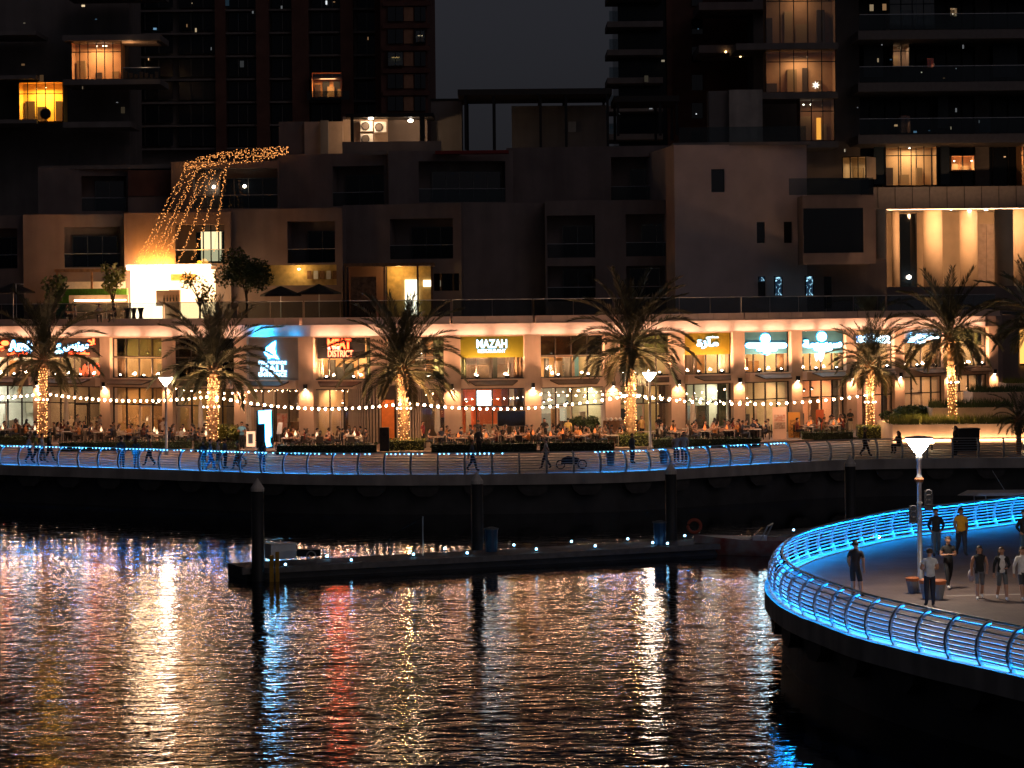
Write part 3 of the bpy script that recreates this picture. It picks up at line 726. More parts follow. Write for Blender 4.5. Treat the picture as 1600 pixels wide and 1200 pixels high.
# curved slatted drum between the black sign and the third palm
dc = at(609, 690, 181.5); dr = 2.75
dm = thing('slatted_drum', 'curved drum wall of vertical beige slats around an orange doorway', 'pavilion', Vector((dc.x, dc.y, .12)))
sl = MB().box(LOC, -.055, .055, -.04, .04, 0, 3.95).mesh('slat', mat('slat_beige', (.42, .33, .26), .7, var=.1))
for k in range(36):
    th = math.radians(188 + k * 4.75)
    if 264 < math.degrees(th) < 281: continue
    inst('slat', sl, dm, (dr * math.cos(th), dr * math.sin(th) * .8, 0), (0, 0, th + math.pi / 2))
mb = MB(); mb.tube([Vector((dc.x, dc.y, .12)), Vector((dc.x, dc.y, 4.0))], 2.55, 28); 
for v in mb.v: v.y = dc.y + (v.y - dc.y) * .8
mb.build('backing', mat('drum_backing', (.10, .075, .06), .9), dm)
MB().box(Frame((dc.x, dc.y - 2.2, 0)), -.42, .42, -.1, .12, .12, 3.05).build('doorway', mat('door_orange', (.75, .2, .03), .6, var=.15), dm)
lamp('SPOT', (dc.x, dc.y - 3.6, 4.3), 60, (1, .5, .2), dm, .1, (dc.x, dc.y - 2.2, 1), 60)

# ------------------------------------------------------------------ townhouses above, pixel outlines turned into blocks at their own depth
def blk(parent, name, x0, x1, y0, y1, D, depth, m, ang=0.0, zb=None):
    """a plain wall block whose front shows at these pixels"""
    xc = (x0 + x1) / 2; o = at(xc, y1, D); sc = D / F
    fr = Frame((o.x, D, 0), ang); w = (x1 - x0) * sc / max(.3, math.cos(ang))
    z1 = at(xc, y0, D).z; z0 = o.z if zb is None else zb
    MB().box(fr, -w / 2, w / 2, -depth, 0, z0, z1).build(name, m, parent)
    return fr, w, z0, z1
def pierced(parent, x0, x1, y0, y1, D, ang, holes, m, rec=1.6, body=9.0, zb=None, bal=True, name='wall'):
    """a front wall with openings; each opening is a recess with back wall, window and glass balustrade"""
    xc = (x0 + x1) / 2; sc = D / F; o = at(xc, y1, D); fr = Frame((o.x, D, 0), ang)
    A = lambda x: (x - xc) * sc / math.cos(ang); Zf = lambda y: at(xc, y, D).z
    z0 = Zf(y1) if zb is None else zb; z1 = Zf(y0); a0, a1 = A(x0), A(x1)
    H = [(A(h[0]), A(h[1]), max(Zf(h[3]), z0 + .01), Zf(h[2]), h[4] if len(h) > 4 else 'balcony') for h in holes]
    xs = sorted(set([a0, a1] + [v for h in H for v in h[:2]])); zs = sorted(set([z0, z1] + [v for h in H for v in h[2:4]]))
    mb = MB()
    for p, q in zip(xs, xs[1:]):
        for r, t in zip(zs, zs[1:]):
            ca, cz = (p + q) / 2, (r + t) / 2
            if any(h[0] < ca < h[1] and h[2] < cz < h[3] for h in H): continue
            mb.quad(fr.p(p, 0, r), fr.p(q, 0, r), fr.p(q, 0, t), fr.p(p, 0, t))
    for h in H:
        d = -rec if h[4] == 'balcony' else -.25
        P = lambda a, b, c: fr.p(a, b, c)
        mb.quad(P(h[0], 0, h[2]), P(h[0], d, h[2]), P(h[0], d, h[3]), P(h[0], 0, h[3])); mb.quad(P(h[1], d, h[2]), P(h[1], 0, h[2]), P(h[1], 0, h[3]), P(h[1], d, h[3]))
        mb.quad(P(h[0], d, h[3]), P(h[1], d, h[3]), P(h[1], 0, h[3]), P(h[0], 0, h[3])); mb.quad(P(h[0], 0, h[2]), P(h[1], 0, h[2]), P(h[1], d, h[2]), P(h[0], d, h[2]))
        if h[4] == 'balcony': mb.quad(P(h[0], d - .02, h[2]), P(h[1], d - .02, h[2]), P(h[1], d - .02, h[3]), P(h[0], d - .02, h[3]))
    mb.quad(fr.p(a0, -body, z0), fr.p(a0, 0, z0), fr.p(a0, 0, z1), fr.p(a0, -body, z1)); mb.quad(fr.p(a1, 0, z0), fr.p(a1, -body, z0), fr.p(a1, -body, z1), fr.p(a1, 0, z1))
    mb.quad(fr.p(a0, 0, z1), fr.p(a1, 0, z1), fr.p(a1, -body, z1), fr.p(a0, -body, z1))
    mb.quad(fr.p(a1, -body, z0), fr.p(a0, -body, z0), fr.p(a0, -body, z1), fr.p(a1, -body, z1))
    mb.build(name, m, parent)
    for h in H:
        w = h[1] - h[0]
        if h[4] == 'balcony':
            n = max(2, int(w / 1.3)); ww = min(w * .8, 1.1 * n)
            wa = h[0] + w * .5 - ww / 2 if w < 3 else h[1] - ww - .15
            glazing(fr, wa, wa + ww, h[2] + .04, min(h[2] + 2.4, h[3] - .1), n, G_DARK, mat('frame_alu', (.12, .12, .12), .4, .5), None, 'window', parent, .06, -rec + .08)
            if bal:
                MB().box(fr, h[0] + .02, h[1] - .02, -.12, -.1, h[2], h[2] + 1.0).build('balustrade', G_BAL, parent)
                MB().tube([fr.p(h[0], -.11, h[2] + 1.02), fr.p(h[1], -.11, h[2] + 1.02)], .025, 5).build('balustrade_rail', STEEL, parent)
        elif h[4] == 'window':
            MB().box(fr, h[0], h[1], -.22, -.18, h[2], h[3]).build('window', G_DARK, parent)
    return fr, A, Zf
def house(name, label, x, D): return thing(name, label, 'house', Vector((at(x, 480, D).x, D, 8.3)))
ZB = 8.32
# far left house
h = house('terrace_house', 'dark stepped house behind the rooftop bar on the far left', 100, 200)
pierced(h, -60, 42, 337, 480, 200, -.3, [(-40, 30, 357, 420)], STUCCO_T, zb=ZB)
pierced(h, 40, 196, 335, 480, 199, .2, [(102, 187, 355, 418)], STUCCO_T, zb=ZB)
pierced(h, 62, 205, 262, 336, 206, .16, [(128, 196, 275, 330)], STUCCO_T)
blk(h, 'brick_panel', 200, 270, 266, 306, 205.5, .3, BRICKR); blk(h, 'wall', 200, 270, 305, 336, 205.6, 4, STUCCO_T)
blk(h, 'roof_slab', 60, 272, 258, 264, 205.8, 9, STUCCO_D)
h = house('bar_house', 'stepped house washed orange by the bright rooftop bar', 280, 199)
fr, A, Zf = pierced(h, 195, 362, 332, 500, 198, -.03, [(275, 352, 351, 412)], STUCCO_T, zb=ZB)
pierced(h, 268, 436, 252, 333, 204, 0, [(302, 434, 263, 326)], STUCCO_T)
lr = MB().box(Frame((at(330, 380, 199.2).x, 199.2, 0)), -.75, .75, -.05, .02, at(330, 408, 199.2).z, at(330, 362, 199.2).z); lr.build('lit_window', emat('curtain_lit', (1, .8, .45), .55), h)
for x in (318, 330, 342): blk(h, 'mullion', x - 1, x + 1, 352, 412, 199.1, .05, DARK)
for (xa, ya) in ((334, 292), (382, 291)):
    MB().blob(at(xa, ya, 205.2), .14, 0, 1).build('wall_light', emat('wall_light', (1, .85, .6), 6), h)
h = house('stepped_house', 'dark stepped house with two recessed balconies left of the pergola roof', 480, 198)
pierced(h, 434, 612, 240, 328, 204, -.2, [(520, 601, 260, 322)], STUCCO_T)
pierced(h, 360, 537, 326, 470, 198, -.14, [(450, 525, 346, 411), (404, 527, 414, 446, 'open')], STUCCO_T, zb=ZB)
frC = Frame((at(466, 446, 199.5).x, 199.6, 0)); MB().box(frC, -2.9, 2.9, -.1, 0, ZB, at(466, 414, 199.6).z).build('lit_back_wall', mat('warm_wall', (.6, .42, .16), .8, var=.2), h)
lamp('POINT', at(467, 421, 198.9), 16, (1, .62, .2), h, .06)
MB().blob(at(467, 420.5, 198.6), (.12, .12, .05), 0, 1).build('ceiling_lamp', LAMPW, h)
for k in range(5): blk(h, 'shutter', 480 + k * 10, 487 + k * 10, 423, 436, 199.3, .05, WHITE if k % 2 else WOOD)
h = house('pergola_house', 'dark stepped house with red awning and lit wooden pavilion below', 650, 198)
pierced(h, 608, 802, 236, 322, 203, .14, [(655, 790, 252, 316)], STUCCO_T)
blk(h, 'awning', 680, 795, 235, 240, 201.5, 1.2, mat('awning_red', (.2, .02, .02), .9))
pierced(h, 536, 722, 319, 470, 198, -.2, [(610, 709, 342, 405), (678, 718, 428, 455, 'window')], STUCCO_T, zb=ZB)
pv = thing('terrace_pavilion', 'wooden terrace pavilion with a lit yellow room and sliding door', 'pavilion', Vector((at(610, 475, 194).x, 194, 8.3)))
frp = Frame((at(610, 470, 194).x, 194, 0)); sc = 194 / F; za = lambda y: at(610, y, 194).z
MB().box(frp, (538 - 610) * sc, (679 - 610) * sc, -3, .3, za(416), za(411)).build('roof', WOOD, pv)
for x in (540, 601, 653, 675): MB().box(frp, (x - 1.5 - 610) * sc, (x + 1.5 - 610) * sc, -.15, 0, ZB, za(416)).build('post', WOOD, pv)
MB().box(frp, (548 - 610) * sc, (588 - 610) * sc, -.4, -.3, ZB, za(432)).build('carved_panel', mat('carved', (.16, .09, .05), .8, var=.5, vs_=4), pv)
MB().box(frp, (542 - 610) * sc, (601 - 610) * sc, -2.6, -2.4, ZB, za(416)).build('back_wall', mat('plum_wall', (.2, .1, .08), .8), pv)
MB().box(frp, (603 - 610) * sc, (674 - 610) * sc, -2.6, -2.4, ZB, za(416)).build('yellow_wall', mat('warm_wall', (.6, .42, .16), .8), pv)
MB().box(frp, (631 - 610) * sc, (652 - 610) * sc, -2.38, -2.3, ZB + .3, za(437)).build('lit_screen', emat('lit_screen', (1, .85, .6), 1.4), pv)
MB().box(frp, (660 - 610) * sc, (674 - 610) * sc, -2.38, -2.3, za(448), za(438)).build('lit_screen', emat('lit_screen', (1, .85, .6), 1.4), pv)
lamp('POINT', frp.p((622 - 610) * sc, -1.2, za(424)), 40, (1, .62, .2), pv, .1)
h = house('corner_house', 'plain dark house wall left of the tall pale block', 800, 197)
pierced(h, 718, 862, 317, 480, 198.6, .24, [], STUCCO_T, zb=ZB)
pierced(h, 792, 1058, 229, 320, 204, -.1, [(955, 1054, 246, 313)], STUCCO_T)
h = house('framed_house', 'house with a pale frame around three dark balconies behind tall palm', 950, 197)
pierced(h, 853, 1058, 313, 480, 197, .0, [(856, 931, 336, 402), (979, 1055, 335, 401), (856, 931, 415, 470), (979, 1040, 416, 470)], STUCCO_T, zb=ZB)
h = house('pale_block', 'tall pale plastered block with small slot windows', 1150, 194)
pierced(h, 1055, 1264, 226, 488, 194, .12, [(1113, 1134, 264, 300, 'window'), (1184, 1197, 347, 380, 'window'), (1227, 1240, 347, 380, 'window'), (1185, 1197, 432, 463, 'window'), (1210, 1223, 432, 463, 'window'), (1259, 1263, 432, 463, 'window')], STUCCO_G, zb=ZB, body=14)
blk(h, 'parapet', 1052, 1266, 222, 227, 193.9, 14.2, STUCCO_D)
SCRB = mat('aquarium_glow', (.2, .5, .8), .5)
def blue_screen(x0, x1, y0, y1, D, lab):
    t = thing('window_art', lab, 'window', at((x0 + x1) / 2, y1, D))
    m = bpy.data.materials.get('blue_art')
    if not m:
        m = bpy.data.materials.new('blue_art'); m.use_nodes = True; nt = m.node_tree; nt.nodes.clear()
        tc = nt.nodes.new('ShaderNodeTexCoord'); nz = nt.nodes.new('ShaderNodeTexNoise'); nz.inputs['Scale'].default_value = 2.6; nz.inputs['Distortion'].default_value = 1.5
        rp = nt.nodes.new('ShaderNodeValToRGB'); rp.color_ramp.elements[0].position = .52; rp.color_ramp.elements[0].color = (.004, .01, .02, 1); rp.color_ramp.elements[1].position = .62; rp.color_ramp.elements[1].color = (.35, .7, .9, 1)
        e = nt.nodes.new('ShaderNodeEmission'); o = nt.nodes.new('ShaderNodeOutputMaterial'); e.inputs[1].default_value = 1.0
        nt.links.new(tc.outputs['Object'], nz.inputs[0]); nt.links.new(nz.outputs[0], rp.inputs[0]); nt.links.new(rp.outputs[0], e.inputs[0]); nt.links.new(e.outputs[0], o.inputs[0])
    fr = Frame(Vector((t.location.x, D, 0))); sc = D / F; w = (x1 - x0) * sc / 2; za_, zb_ = at((x0 + x1) / 2, y1, D).z, at((x0 + x1) / 2, y0, D).z
    MB().box(fr, -w, w, -.03, 0, za_, zb_).build('screen', m, t); mb = MB()
    for a in (-w, w): mb.box(fr, a - .04, a + .04, -.05, .04, za_, zb_)
    mb.build('frame', DARK, t)
blue_screen(1211, 1222, 433, 462, 193.6, 'narrow window glowing blue white in the middle of the pale block'); blue_screen(1259, 1271, 432, 462, 193.0, 'narrow window glowing blue beside the overhanging bay'); blue_screen(1186, 1195, 433, 440, 193.7, 'small blue lit slot high in the left narrow window')
h = house('bay_house', 'house with overhanging glazed box bay beside the colonnade', 1310, 193)
pierced(h, 1255, 1369, 305, 413, 191, .0, [(1256, 1350, 325, 395, 'window')], STUCCO_T, body=6)
pierced(h, 1262, 1386, 405, 488, 194.5, .0, [(1288, 1300, 432, 482, 'window')], STUCCO_T, zb=ZB, body=8)
MB().box(Frame((at(1305, 300, 192).x, 192, 0)), -3.3, 2.4, -.03, 0, at(1305, 304, 192).z, at(1305, 278, 192).z).build('balustrade', G_BAL, h)
# rooftop pergolas
def pergola(label, x0, x1, y0, y1, D, dep, posts):
    t = thing('roof_pergola', label, 'pergola', Vector((at((x0 + x1) / 2, y1, D).x, D, at(x0, y1, D).z)))
    sc = D / F; xc = (x0 + x1) / 2; fr = Frame((at(xc, y1, D).x, D, 0)); z1 = at(xc, y0, D).z; z0 = at(xc, y1, D).z; Hh = (x1 - x0) * sc / 2
    MB().box(fr, -Hh, Hh, -dep, .3, z1 - .45, z1).build('roof', mat('pergola_dark', (.035, .032, .03), .8), t)
    for px in posts:
        for b in (0, -dep + .3): MB().box(fr, (px - xc) * sc - .1, (px - xc) * sc + .1, b - .2, b, z0, z1 - .45).build('post', DARK, t)
    return fr, sc, z0, z1, t
pergola('large dark rooftop pergola standing against the sky', 716, 957, 139, 233, 206, 9, (728, 772, 845, 885, 950))
t = thing('stair_housing', 'pale roof housing left of the large pergola', 'roof housing', Vector((at(695, 235, 212).x, 212, 17))); blk(t, 'wall', 674, 722, 156, 240, 212, 5, STUCCO_D); blk(t, 'cap', 672, 724, 154, 157, 211.9, 5.2, DARK)
t = thing('roof_room', 'dark roof room under the large pergola', 'roof room', Vector((at(860, 235, 210).x, 210, 17))); blk(t, 'wall', 800, 952, 165, 235, 210.5, 3, STUCCO_D); blk(t, 'screen', 888, 900, 190, 206, 210.4, .05, mat('white_board', (.4, .4, .4), .5))
pergola('small dark rooftop pergola in front of the brick tower', 960, 1062, 150, 212, 208, 7, (966, 1032, 1058))
t = thing('roof_screen', 'dark wall screen on the roof beside the brick tower', 'roof screen', Vector((at(1120, 225, 205).x, 205, 17))); blk(t, 'wall', 1108, 1142, 142, 226, 205, 2, STUCCO_D); blk(t, 'pier', 1140, 1192, 140, 226, 204.5, 1.0, CONC)
t = thing('roof_glass_rail', 'glass balustrade on the flat roof of the pale block', 'balustrade', Vector((at(1160, 222, 194).x, 194.4, 20))); frg = Frame((at(1160, 222, 194.5).x, 194.5, 0))
MB().box(frg, -4.6, 4.6, -.03, 0, at(1160, 223, 194.5).z, at(1160, 198, 194.5).z).build('pane', G_BAL, t)
# lit terrace with air conditioners
t = thing('lit_roof_terrace', 'roof terrace with warm lit walls and a dark flat canopy', 'roof terrace', Vector((at(560, 245, 208).x, 208, 17)))
blk(t, 'wall', 436, 476, 190, 246, 209, 2, STUCCO_T); blk(t, 'wall', 476, 536, 190, 246, 208.6, .4, STUCCO); blk(t, 'column', 501, 513, 188, 246, 207.8, .6, STUCCO_D); blk(t, 'wall', 536, 606, 182, 246, 209, .4, STUCCO); blk(t, 'wall', 606, 668, 185, 246, 210, .4, STUCCO_T); blk(t, 'canopy', 540, 677, 177, 183, 206.5, 5, DARK); blk(t, 'post', 548, 553, 180, 222, 206.4, .2, DARK); blk(t, 'post', 656, 664, 180, 222, 206.4, .2, DARK)
blk(t, 'parapet', 535, 690, 221, 246, 206.2, .2, STUCCO_D)
for x, y in ((579.5, 184.5), (641.5, 188.5)):
    MB().blob(at(x, y, 206.9), (.2, .2, .12), 0, 2).build('lamp', emat('terrace_lamp', (1, .9, .75), 14), t); lamp('POINT', at(x, y + 5, 206.9), 70, (1, .6, .3), t, .15)
for n_, (x, y) in enumerate(((573, 197), (594, 198.5), (573, 217))):
    a = thing('air_conditioner', ('upper left', 'upper right', 'lower')[n_] + ' white air conditioner unit with round fan on the lit terrace wall', 'air conditioner', at(x, y + 8, 208))
    blk(a, 'case', x - 9.5, x + 9.5, y - 8, y + 8, 208, .4, WHITE); o = at(x - 2, y, 207.95)
    pts = [o + Vector((.3 * math.cos(k * .524), 0, .3 * math.sin(k * .524))) for k in range(13)]
    MB().tube(pts, .03, 5).build('fan_ring', DARK, a); MB().prism(Frame((o.x, o.y, 0)), [(.27 * math.cos(k * .524), o.z + .27 * math.sin(k * .524)) for k in range(12)], .01, -.01).build('fan', mat('fan_grey', (.12, .1, .09), .6), a)
t = thing('lower_parapet_band', 'low dark parapet band along the middle house roofs', 'parapet', Vector((at(640, 240, 203).x, 203, 17))); blk(t, 'wall', 560, 720, 237, 241, 202.8, .4, STUCCO_D)

# ------------------------------------------------------------------ towers
def lit_room(parent, x0, x1, y0, y1, D, nv, tr, wall, power, lc, seed=0, ang=0.0, dep=2.2):
    """a window the photo shows lit: a real room behind mullions"""
    xc = (x0 + x1) / 2; sc = D / F; o = at(xc, y1, D); fr = Frame((o.x, D, 0), ang); w = (x1 - x0) * sc / math.cos(ang) / 2; z0, z1 = o.z, at(xc, y0, D).z
    wm = mat('flat_wall_%d_%d_%d' % tuple(int(c * 50) for c in wall), wall, .8, var=.08, vs_=1.5); rnd = random.Random(seed)
    mb = MB(); P = fr.p; B = -dep
    for q in ((P(-w, B, z0), P(w, B, z0), P(w, B, z1), P(-w, B, z1)), (P(-w, 0, z0), P(-w, B, z0), P(-w, B, z1), P(-w, 0, z1)), (P(w, B, z0), P(w, 0, z0), P(w, 0, z1), P(w, B, z1)), (P(-w, 0, z0), P(w, 0, z0), P(w, B, z0), P(-w, B, z0)), (P(-w, B, z1), P(w, B, z1), P(w, 0, z1), P(-w, 0, z1))): mb.quad(*q)
    rm = mb.build('lit_room', wm, parent)
    mb = MB(); t = .07
    for k in range(nv + 1): a = -w + 2 * w * k / nv; mb.box(fr, a - t / 2, a + t / 2, -.02, .06, z0, z1)
    for z in (z0, z1) + ((z0 + (z1 - z0) * tr,) if tr else ()): mb.box(fr, -w, w, -.01, .05, z - t / 2, z + t / 2)
    mb.build('window_frame', DARK, rm)
    for k in range(nv):
        a = -w + 2 * w * k / nv
        for r0, r1 in (((z0, z0 + (z1 - z0) * tr), (z0 + (z1 - z0) * tr, z1)) if tr else ((z0, z1),)):
            MB().box(fr, a + .04, a + 2 * w / nv - .04, .0, .02, r0 + .04, r1 - .04).build('pane', G_SHOP, rm)
    x = -w + .2
    while x < w - .5:
        ww = rnd.uniform(.4, .9); hh = rnd.uniform(.6, 1.9) * (z1 - z0) / 3
        MB().box(fr, x, min(w - .05, x + ww), B + .05, B + rnd.uniform(.1, .8), z0, z0 + hh).build('furniture', mat('furn_%d' % rnd.randrange(4), rnd.choice(((.05, .03, .02), (.2, .1, .05), (.03, .03, .04), (.3, .2, .1))), .7), rm); x += ww + rnd.uniform(.3, 1.0)
    lamp('AREA', P(0, B * .5, z1 - .45), power, lc, rm, min(1.5, w), P(0, B * .5, z0), size_y=min(.8, dep * .6))
    for k in range(nv):
        if rnd.random() < .35: MB().blob(P(-w + 2 * w * (k + rnd.random()) / nv, B * .45, z1 - .4), (.06, .06, .03), 0, 1).build('spot_lamp', LAMPW, rm)
    return fr, w, z0, z1, rm
GT = mat('tower_glass_blue', (.010, .013, .018), .2, spec=.3)
LT = thing('left_tower', 'dark apartment tower on the left with few lit windows', 'tower', Vector((at(330, 400, 240).x, 240, 0)))
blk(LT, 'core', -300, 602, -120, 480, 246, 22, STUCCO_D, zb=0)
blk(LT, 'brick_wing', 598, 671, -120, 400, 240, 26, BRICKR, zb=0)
for k in range(-2, 6):   # brick wing: windows, pale spandrels and floor bands
    y = 11 + k * 35
    blk(LT, 'window', 606, 630, y, y + 22, 239.8, .2, G_DARK); blk(LT, 'spandrel', 631, 646, y, y + 22, 239.9, .3, mat('spandrel', (.42, .22, .13), .9, var=.1)); blk(LT, 'window', 648, 665, y, y + 22, 239.8, .2, G_DARK)
    blk(LT, 'floor_band', 598, 672, y + 26, y + 33, 239.7, .4, BRICKR)
    mb_x = (618, 657)
    for x in mb_x: blk(LT, 'mullion', x - .6, x + .6, y, y + 22, 239.55, .05, DARK)
for x0, x1 in ((460, 486), (536, 556), (590, 600), (404, 424), (340, 356)): blk(LT, 'pier', x0, x1, -120, 480, 244.5, 2, BRICKR, zb=0)
for k in range(-1, 6):
    y = 20 + k * 36
    for x0, x1 in ((425, 458), (559, 588), (358, 402), (487, 535), (280, 336), (205, 270)):
        if (x0, k) == (487, 3): continue
        blk(LT, 'window', x0, x1, y, y + 28, 245.5, .2, GT)
        nn_ = 3 if x1 - x0 > 40 else 2
        for j in range(1, nn_): xx = x0 + (x1 - x0) * j / nn_; blk(LT, 'mullion', xx - .5, xx + .5, y, y + 28, 245.2, .05, mat('frame_alu', (.12, .12, .12), .4, .5))
    blk(LT, 'slab', 200, 600, y + 30, y + 33, 244.9, 1.5, STUCCO_D)
lit_room(LT, 487, 535, 113, 152, 243.6, 1, None, (.62, .3, .12), 55, (1, .55, .25), 1)
for x in (504, 521): blk(LT, 'door', x, x + 11, 127, 152, 245.6, .1, BLACK)
blk(LT, 'balustrade', 480, 546, 142, 156, 242.6, .05, G_BAL)
lit_room(LT, 606, 630, 81, 103, 239.5, 2, None, (.25, .12, .05), 4, (1, .6, .2), 2, dep=.45); lit_room(LT, 649, 664, 47, 66, 239.5, 2, None, (.12, .07, .05), 3, (1, .7, .4), 3, dep=.45)
# curved glazed bays on the far left of the tower
LB = thing('left_tower_bays', 'curved balcony wing with two lit bay windows on the left tower', 'tower wing', Vector((at(110, 400, 232).x, 232, 0)))
blk(LB, 'core', -300, 205, -120, 480, 236, 8, STUCCO_D, zb=0)
for y, x1 in ((54, 250), (123, 250), (190, 205), (-16, 250)): blk(LB, 'balcony_slab', 98, x1, y, y + 9, 229, 6, STUCCO_D)
for y in (50, 119, 188): blk(LB, 'balcony_slab', -300, 56, y, y + 6, 229.5, 6, STUCCO_D)
fr, w, z0, z1, rm = lit_room(LB, 112, 190, 63, 124, 230.5, 6, .7, (.6, .32, .16), 75, (1, .62, .3), 5)
fr2, w2, z02, z12, rm2 = lit_room(LB, 30, 99, 128, 190, 230.5, 5, .7, (.95, .6, .15), 140, (1, .55, .12), 6)
MB().blob(at(71, 178, 230.0), (.5, .1, .5), 0, 2).build('round_chair_back', BLACK, rm2)
blk(LB, 'lit_soffit', 190, 245, 64, 67, 229.5, 3, STUCCO); lamp('POINT', at(200, 73, 229), 14, (1, .55, .25), LB, .1)
blk(LB, 'balcony_rail', 192, 250, 106, 124, 229, .06, G_BAL); blk(LB, 'handrail', 192, 250, 105, 106, 228.95, .06, STEEL)
for k in range(7): blk(LB, 'planter', 194 + k * 8, 199 + k * 8, 112 + (k % 3) * 2, 122, 229.5, .4, mat('pot_brown', (.3, .15, .08), .8))
lamp('POINT', at(225, 100, 228.6), 6, (1, .6, .35), LB, .1)
RT = thing('right_tower', 'dark glass apartment tower on the right with banded balcony slabs', 'tower', Vector((at(1450, 325, 222).x, 222, 0)))
blk(RT, 'glass_core', 1300, 1900, -150, 330, 224, 16, GT); 
SLAB = mat('slab_concrete', (.17, .155, .15), .8, var=.1)
for k in range(-2, 4):
    y = 45 + k * 81.5; ys = (y, y + 14) if k != 3 else (290, 326)
    blk(RT, 'balcony_slab', 1341 if k < 3 else 1365, 1900, ys[0], ys[1], 217, 8, SLAB)
    if k < 3:
        blk(RT, 'balcony_glass', 1343, 1900, y - 24, y - 1, 217.2, .04, G_BAL); blk(RT, 'handrail', 1343, 1900, y - 25.5, y - 24.5, 217.15, .05, STEEL)
        for x in range(1360, 1700, 24): blk(RT, 'mullion', x - .6, x + .6, y + 14, y + 81, 223.7, .1, DARK)
        blk(RT, 'pier', 1524, 1546, y + 13, y + 82, 223.4, .5, SLAB)
for x in range(1372, 1700, 27): blk(RT, 'joint', x - .4, x + .4, 291, 325, 216.9, .05, DARK)
lit_room(RT, 1384, 1464, 223, 290, 221.6, 4, .70, (.62, .4, .22), 60, (1, .68, .38), 11); lit_room(RT, 1486, 1523, 243, 266, 221.6, 2, None, (.7, .4, .2), 22, (1, .66, .36), 12)
lit_room(RT, 1596, 1640, 222, 290, 221.6, 2, .7, (.7, .42, .2), 40, (1, .6, .3), 13); lit_room(RT, 1395, 1421, 64, 104, 221.6, 2, .6, (.3, .2, .14), 10, (1, .7, .45), 14); lit_room(RT, 1390, 1461, -20, 46, 221.6, 4, .6, (.4, .28, .16), 22, (1, .7, .4), 15)
lit_room(RT, 1407, 1423, 180, 208, 221.6, 1, None, (.25, .14, .08), 2.5, (1, .6, .4), 16); lit_room(RT, 1448, 1460, 90, 106, 221.6, 1, None, (.3, .12, .06), 2.5, (1, .5, .3), 17); lit_room(RT, 1484, 1496, 12, 26, 221.6, 1, None, (.4, .33, .25), 3, (1, .8, .6), 18)
# the bay column left of it with tall curtained rooms
RC = thing('right_tower_bay', 'glazed tower bay with curtained rooms lit warm behind dark mullions', 'tower wing', Vector((at(1250, 325, 214).x, 214, 0)))
blk(RC, 'core', 1180, 1345, -150, 330, 222, 14, STUCCO_D, zb=8.3)
lit_room(RC, 1197, 1306, -20, 68, 215, 5, .75, (.3, .17, .09), 20, (1, .62, .36), 21); lit_room(RC, 1197, 1306, 78, 144, 215, 5, .72, (.5, .3, .17), 36, (1, .62, .34), 22); lit_room(RC, 1250, 1304, 154, 220, 215, 3, .7, (.25, .14, .08), 9, (1, .6, .34), 23)
blk(RC, 'lit_door', 1276, 1283, 184, 218, 217.0, .05, emat('lit_door', (1, .42, .06), .5)); 
for y in (67, 144, 221): blk(RC, 'floor_slab', 1150, 1310, y, y + 10, 214, 6, STUCCO_D)
st = thing('paper_star', 'white paper star hanging in the lit tower room', 'star', at(1275, 133, 214.6)); sv = [at(1275, 133, 214.6) + Vector((.33 * (1 if k % 2 == 0 else .35) * math.cos(k * math.pi / 7), 0, .33 * (1 if k % 2 == 0 else .35) * math.sin(k * math.pi / 7))) for k in range(14)]
MB().prism(Frame((0, 214.6, 0)), [(v.x, v.z) for v in sv], 0, .05).build('points', emat('star_glow', (1, .85, .65), 1.2), st)
lit_room(RC, 1318, 1352, 245, 279, 216, 3, None, (.6, .45, .28), 10, (1, .7, .42), 24, ang=-.5)
blk(RC, 'balustrade', 1256, 1365, 278, 304, 213, .04, G_BAL)
BT = thing('brick_tower', 'dark brick red tower with projecting balcony slabs against the sky', 'tower', Vector((at(1020, 300, 228).x, 228, 0)))
blk(BT, 'wall', 1048, 1200, -150, 300, 228, 16, BRICKR, zb=8.3); blk(BT, 'glass_wing', 968, 1050, -150, 300, 227, 12, GT, zb=8.3)
for k in range(-3, 5):
    y = 33 + k * 44
    blk(BT, 'balcony_slab', 949, 1036, y, y + 9, 224, 6, STUCCO_D); blk(BT, 'balcony_glass', 952, 966, y - 16, y, 224.3, .05, G_BAL)
    blk(BT, 'window', 1081, 1098, y - 4, y + 20, 227.8, .2, G_DARK); blk(BT, 'pier', 1044, 1052, -150, 300, 226.6 - .01 * k, .3, BRICKR) if k == 0 else None
for y in (3, 70): blk(BT, 'balcony_slab', 1092, 1205, y, y + 12, 220, 7, STUCCO_T); blk(BT, 'soffit_edge', 1100, 1170, y + 12, y + 20, 223, 3, STUCCO_T)
for x, y in ((1134, 81), (1157, 88), (1175, 78)): MB().blob(at(x, y, 219.9), .09, 0, 1).build('soffit_lamp', emat('soffit_lamp', (1, .55, .2), 5), BT)
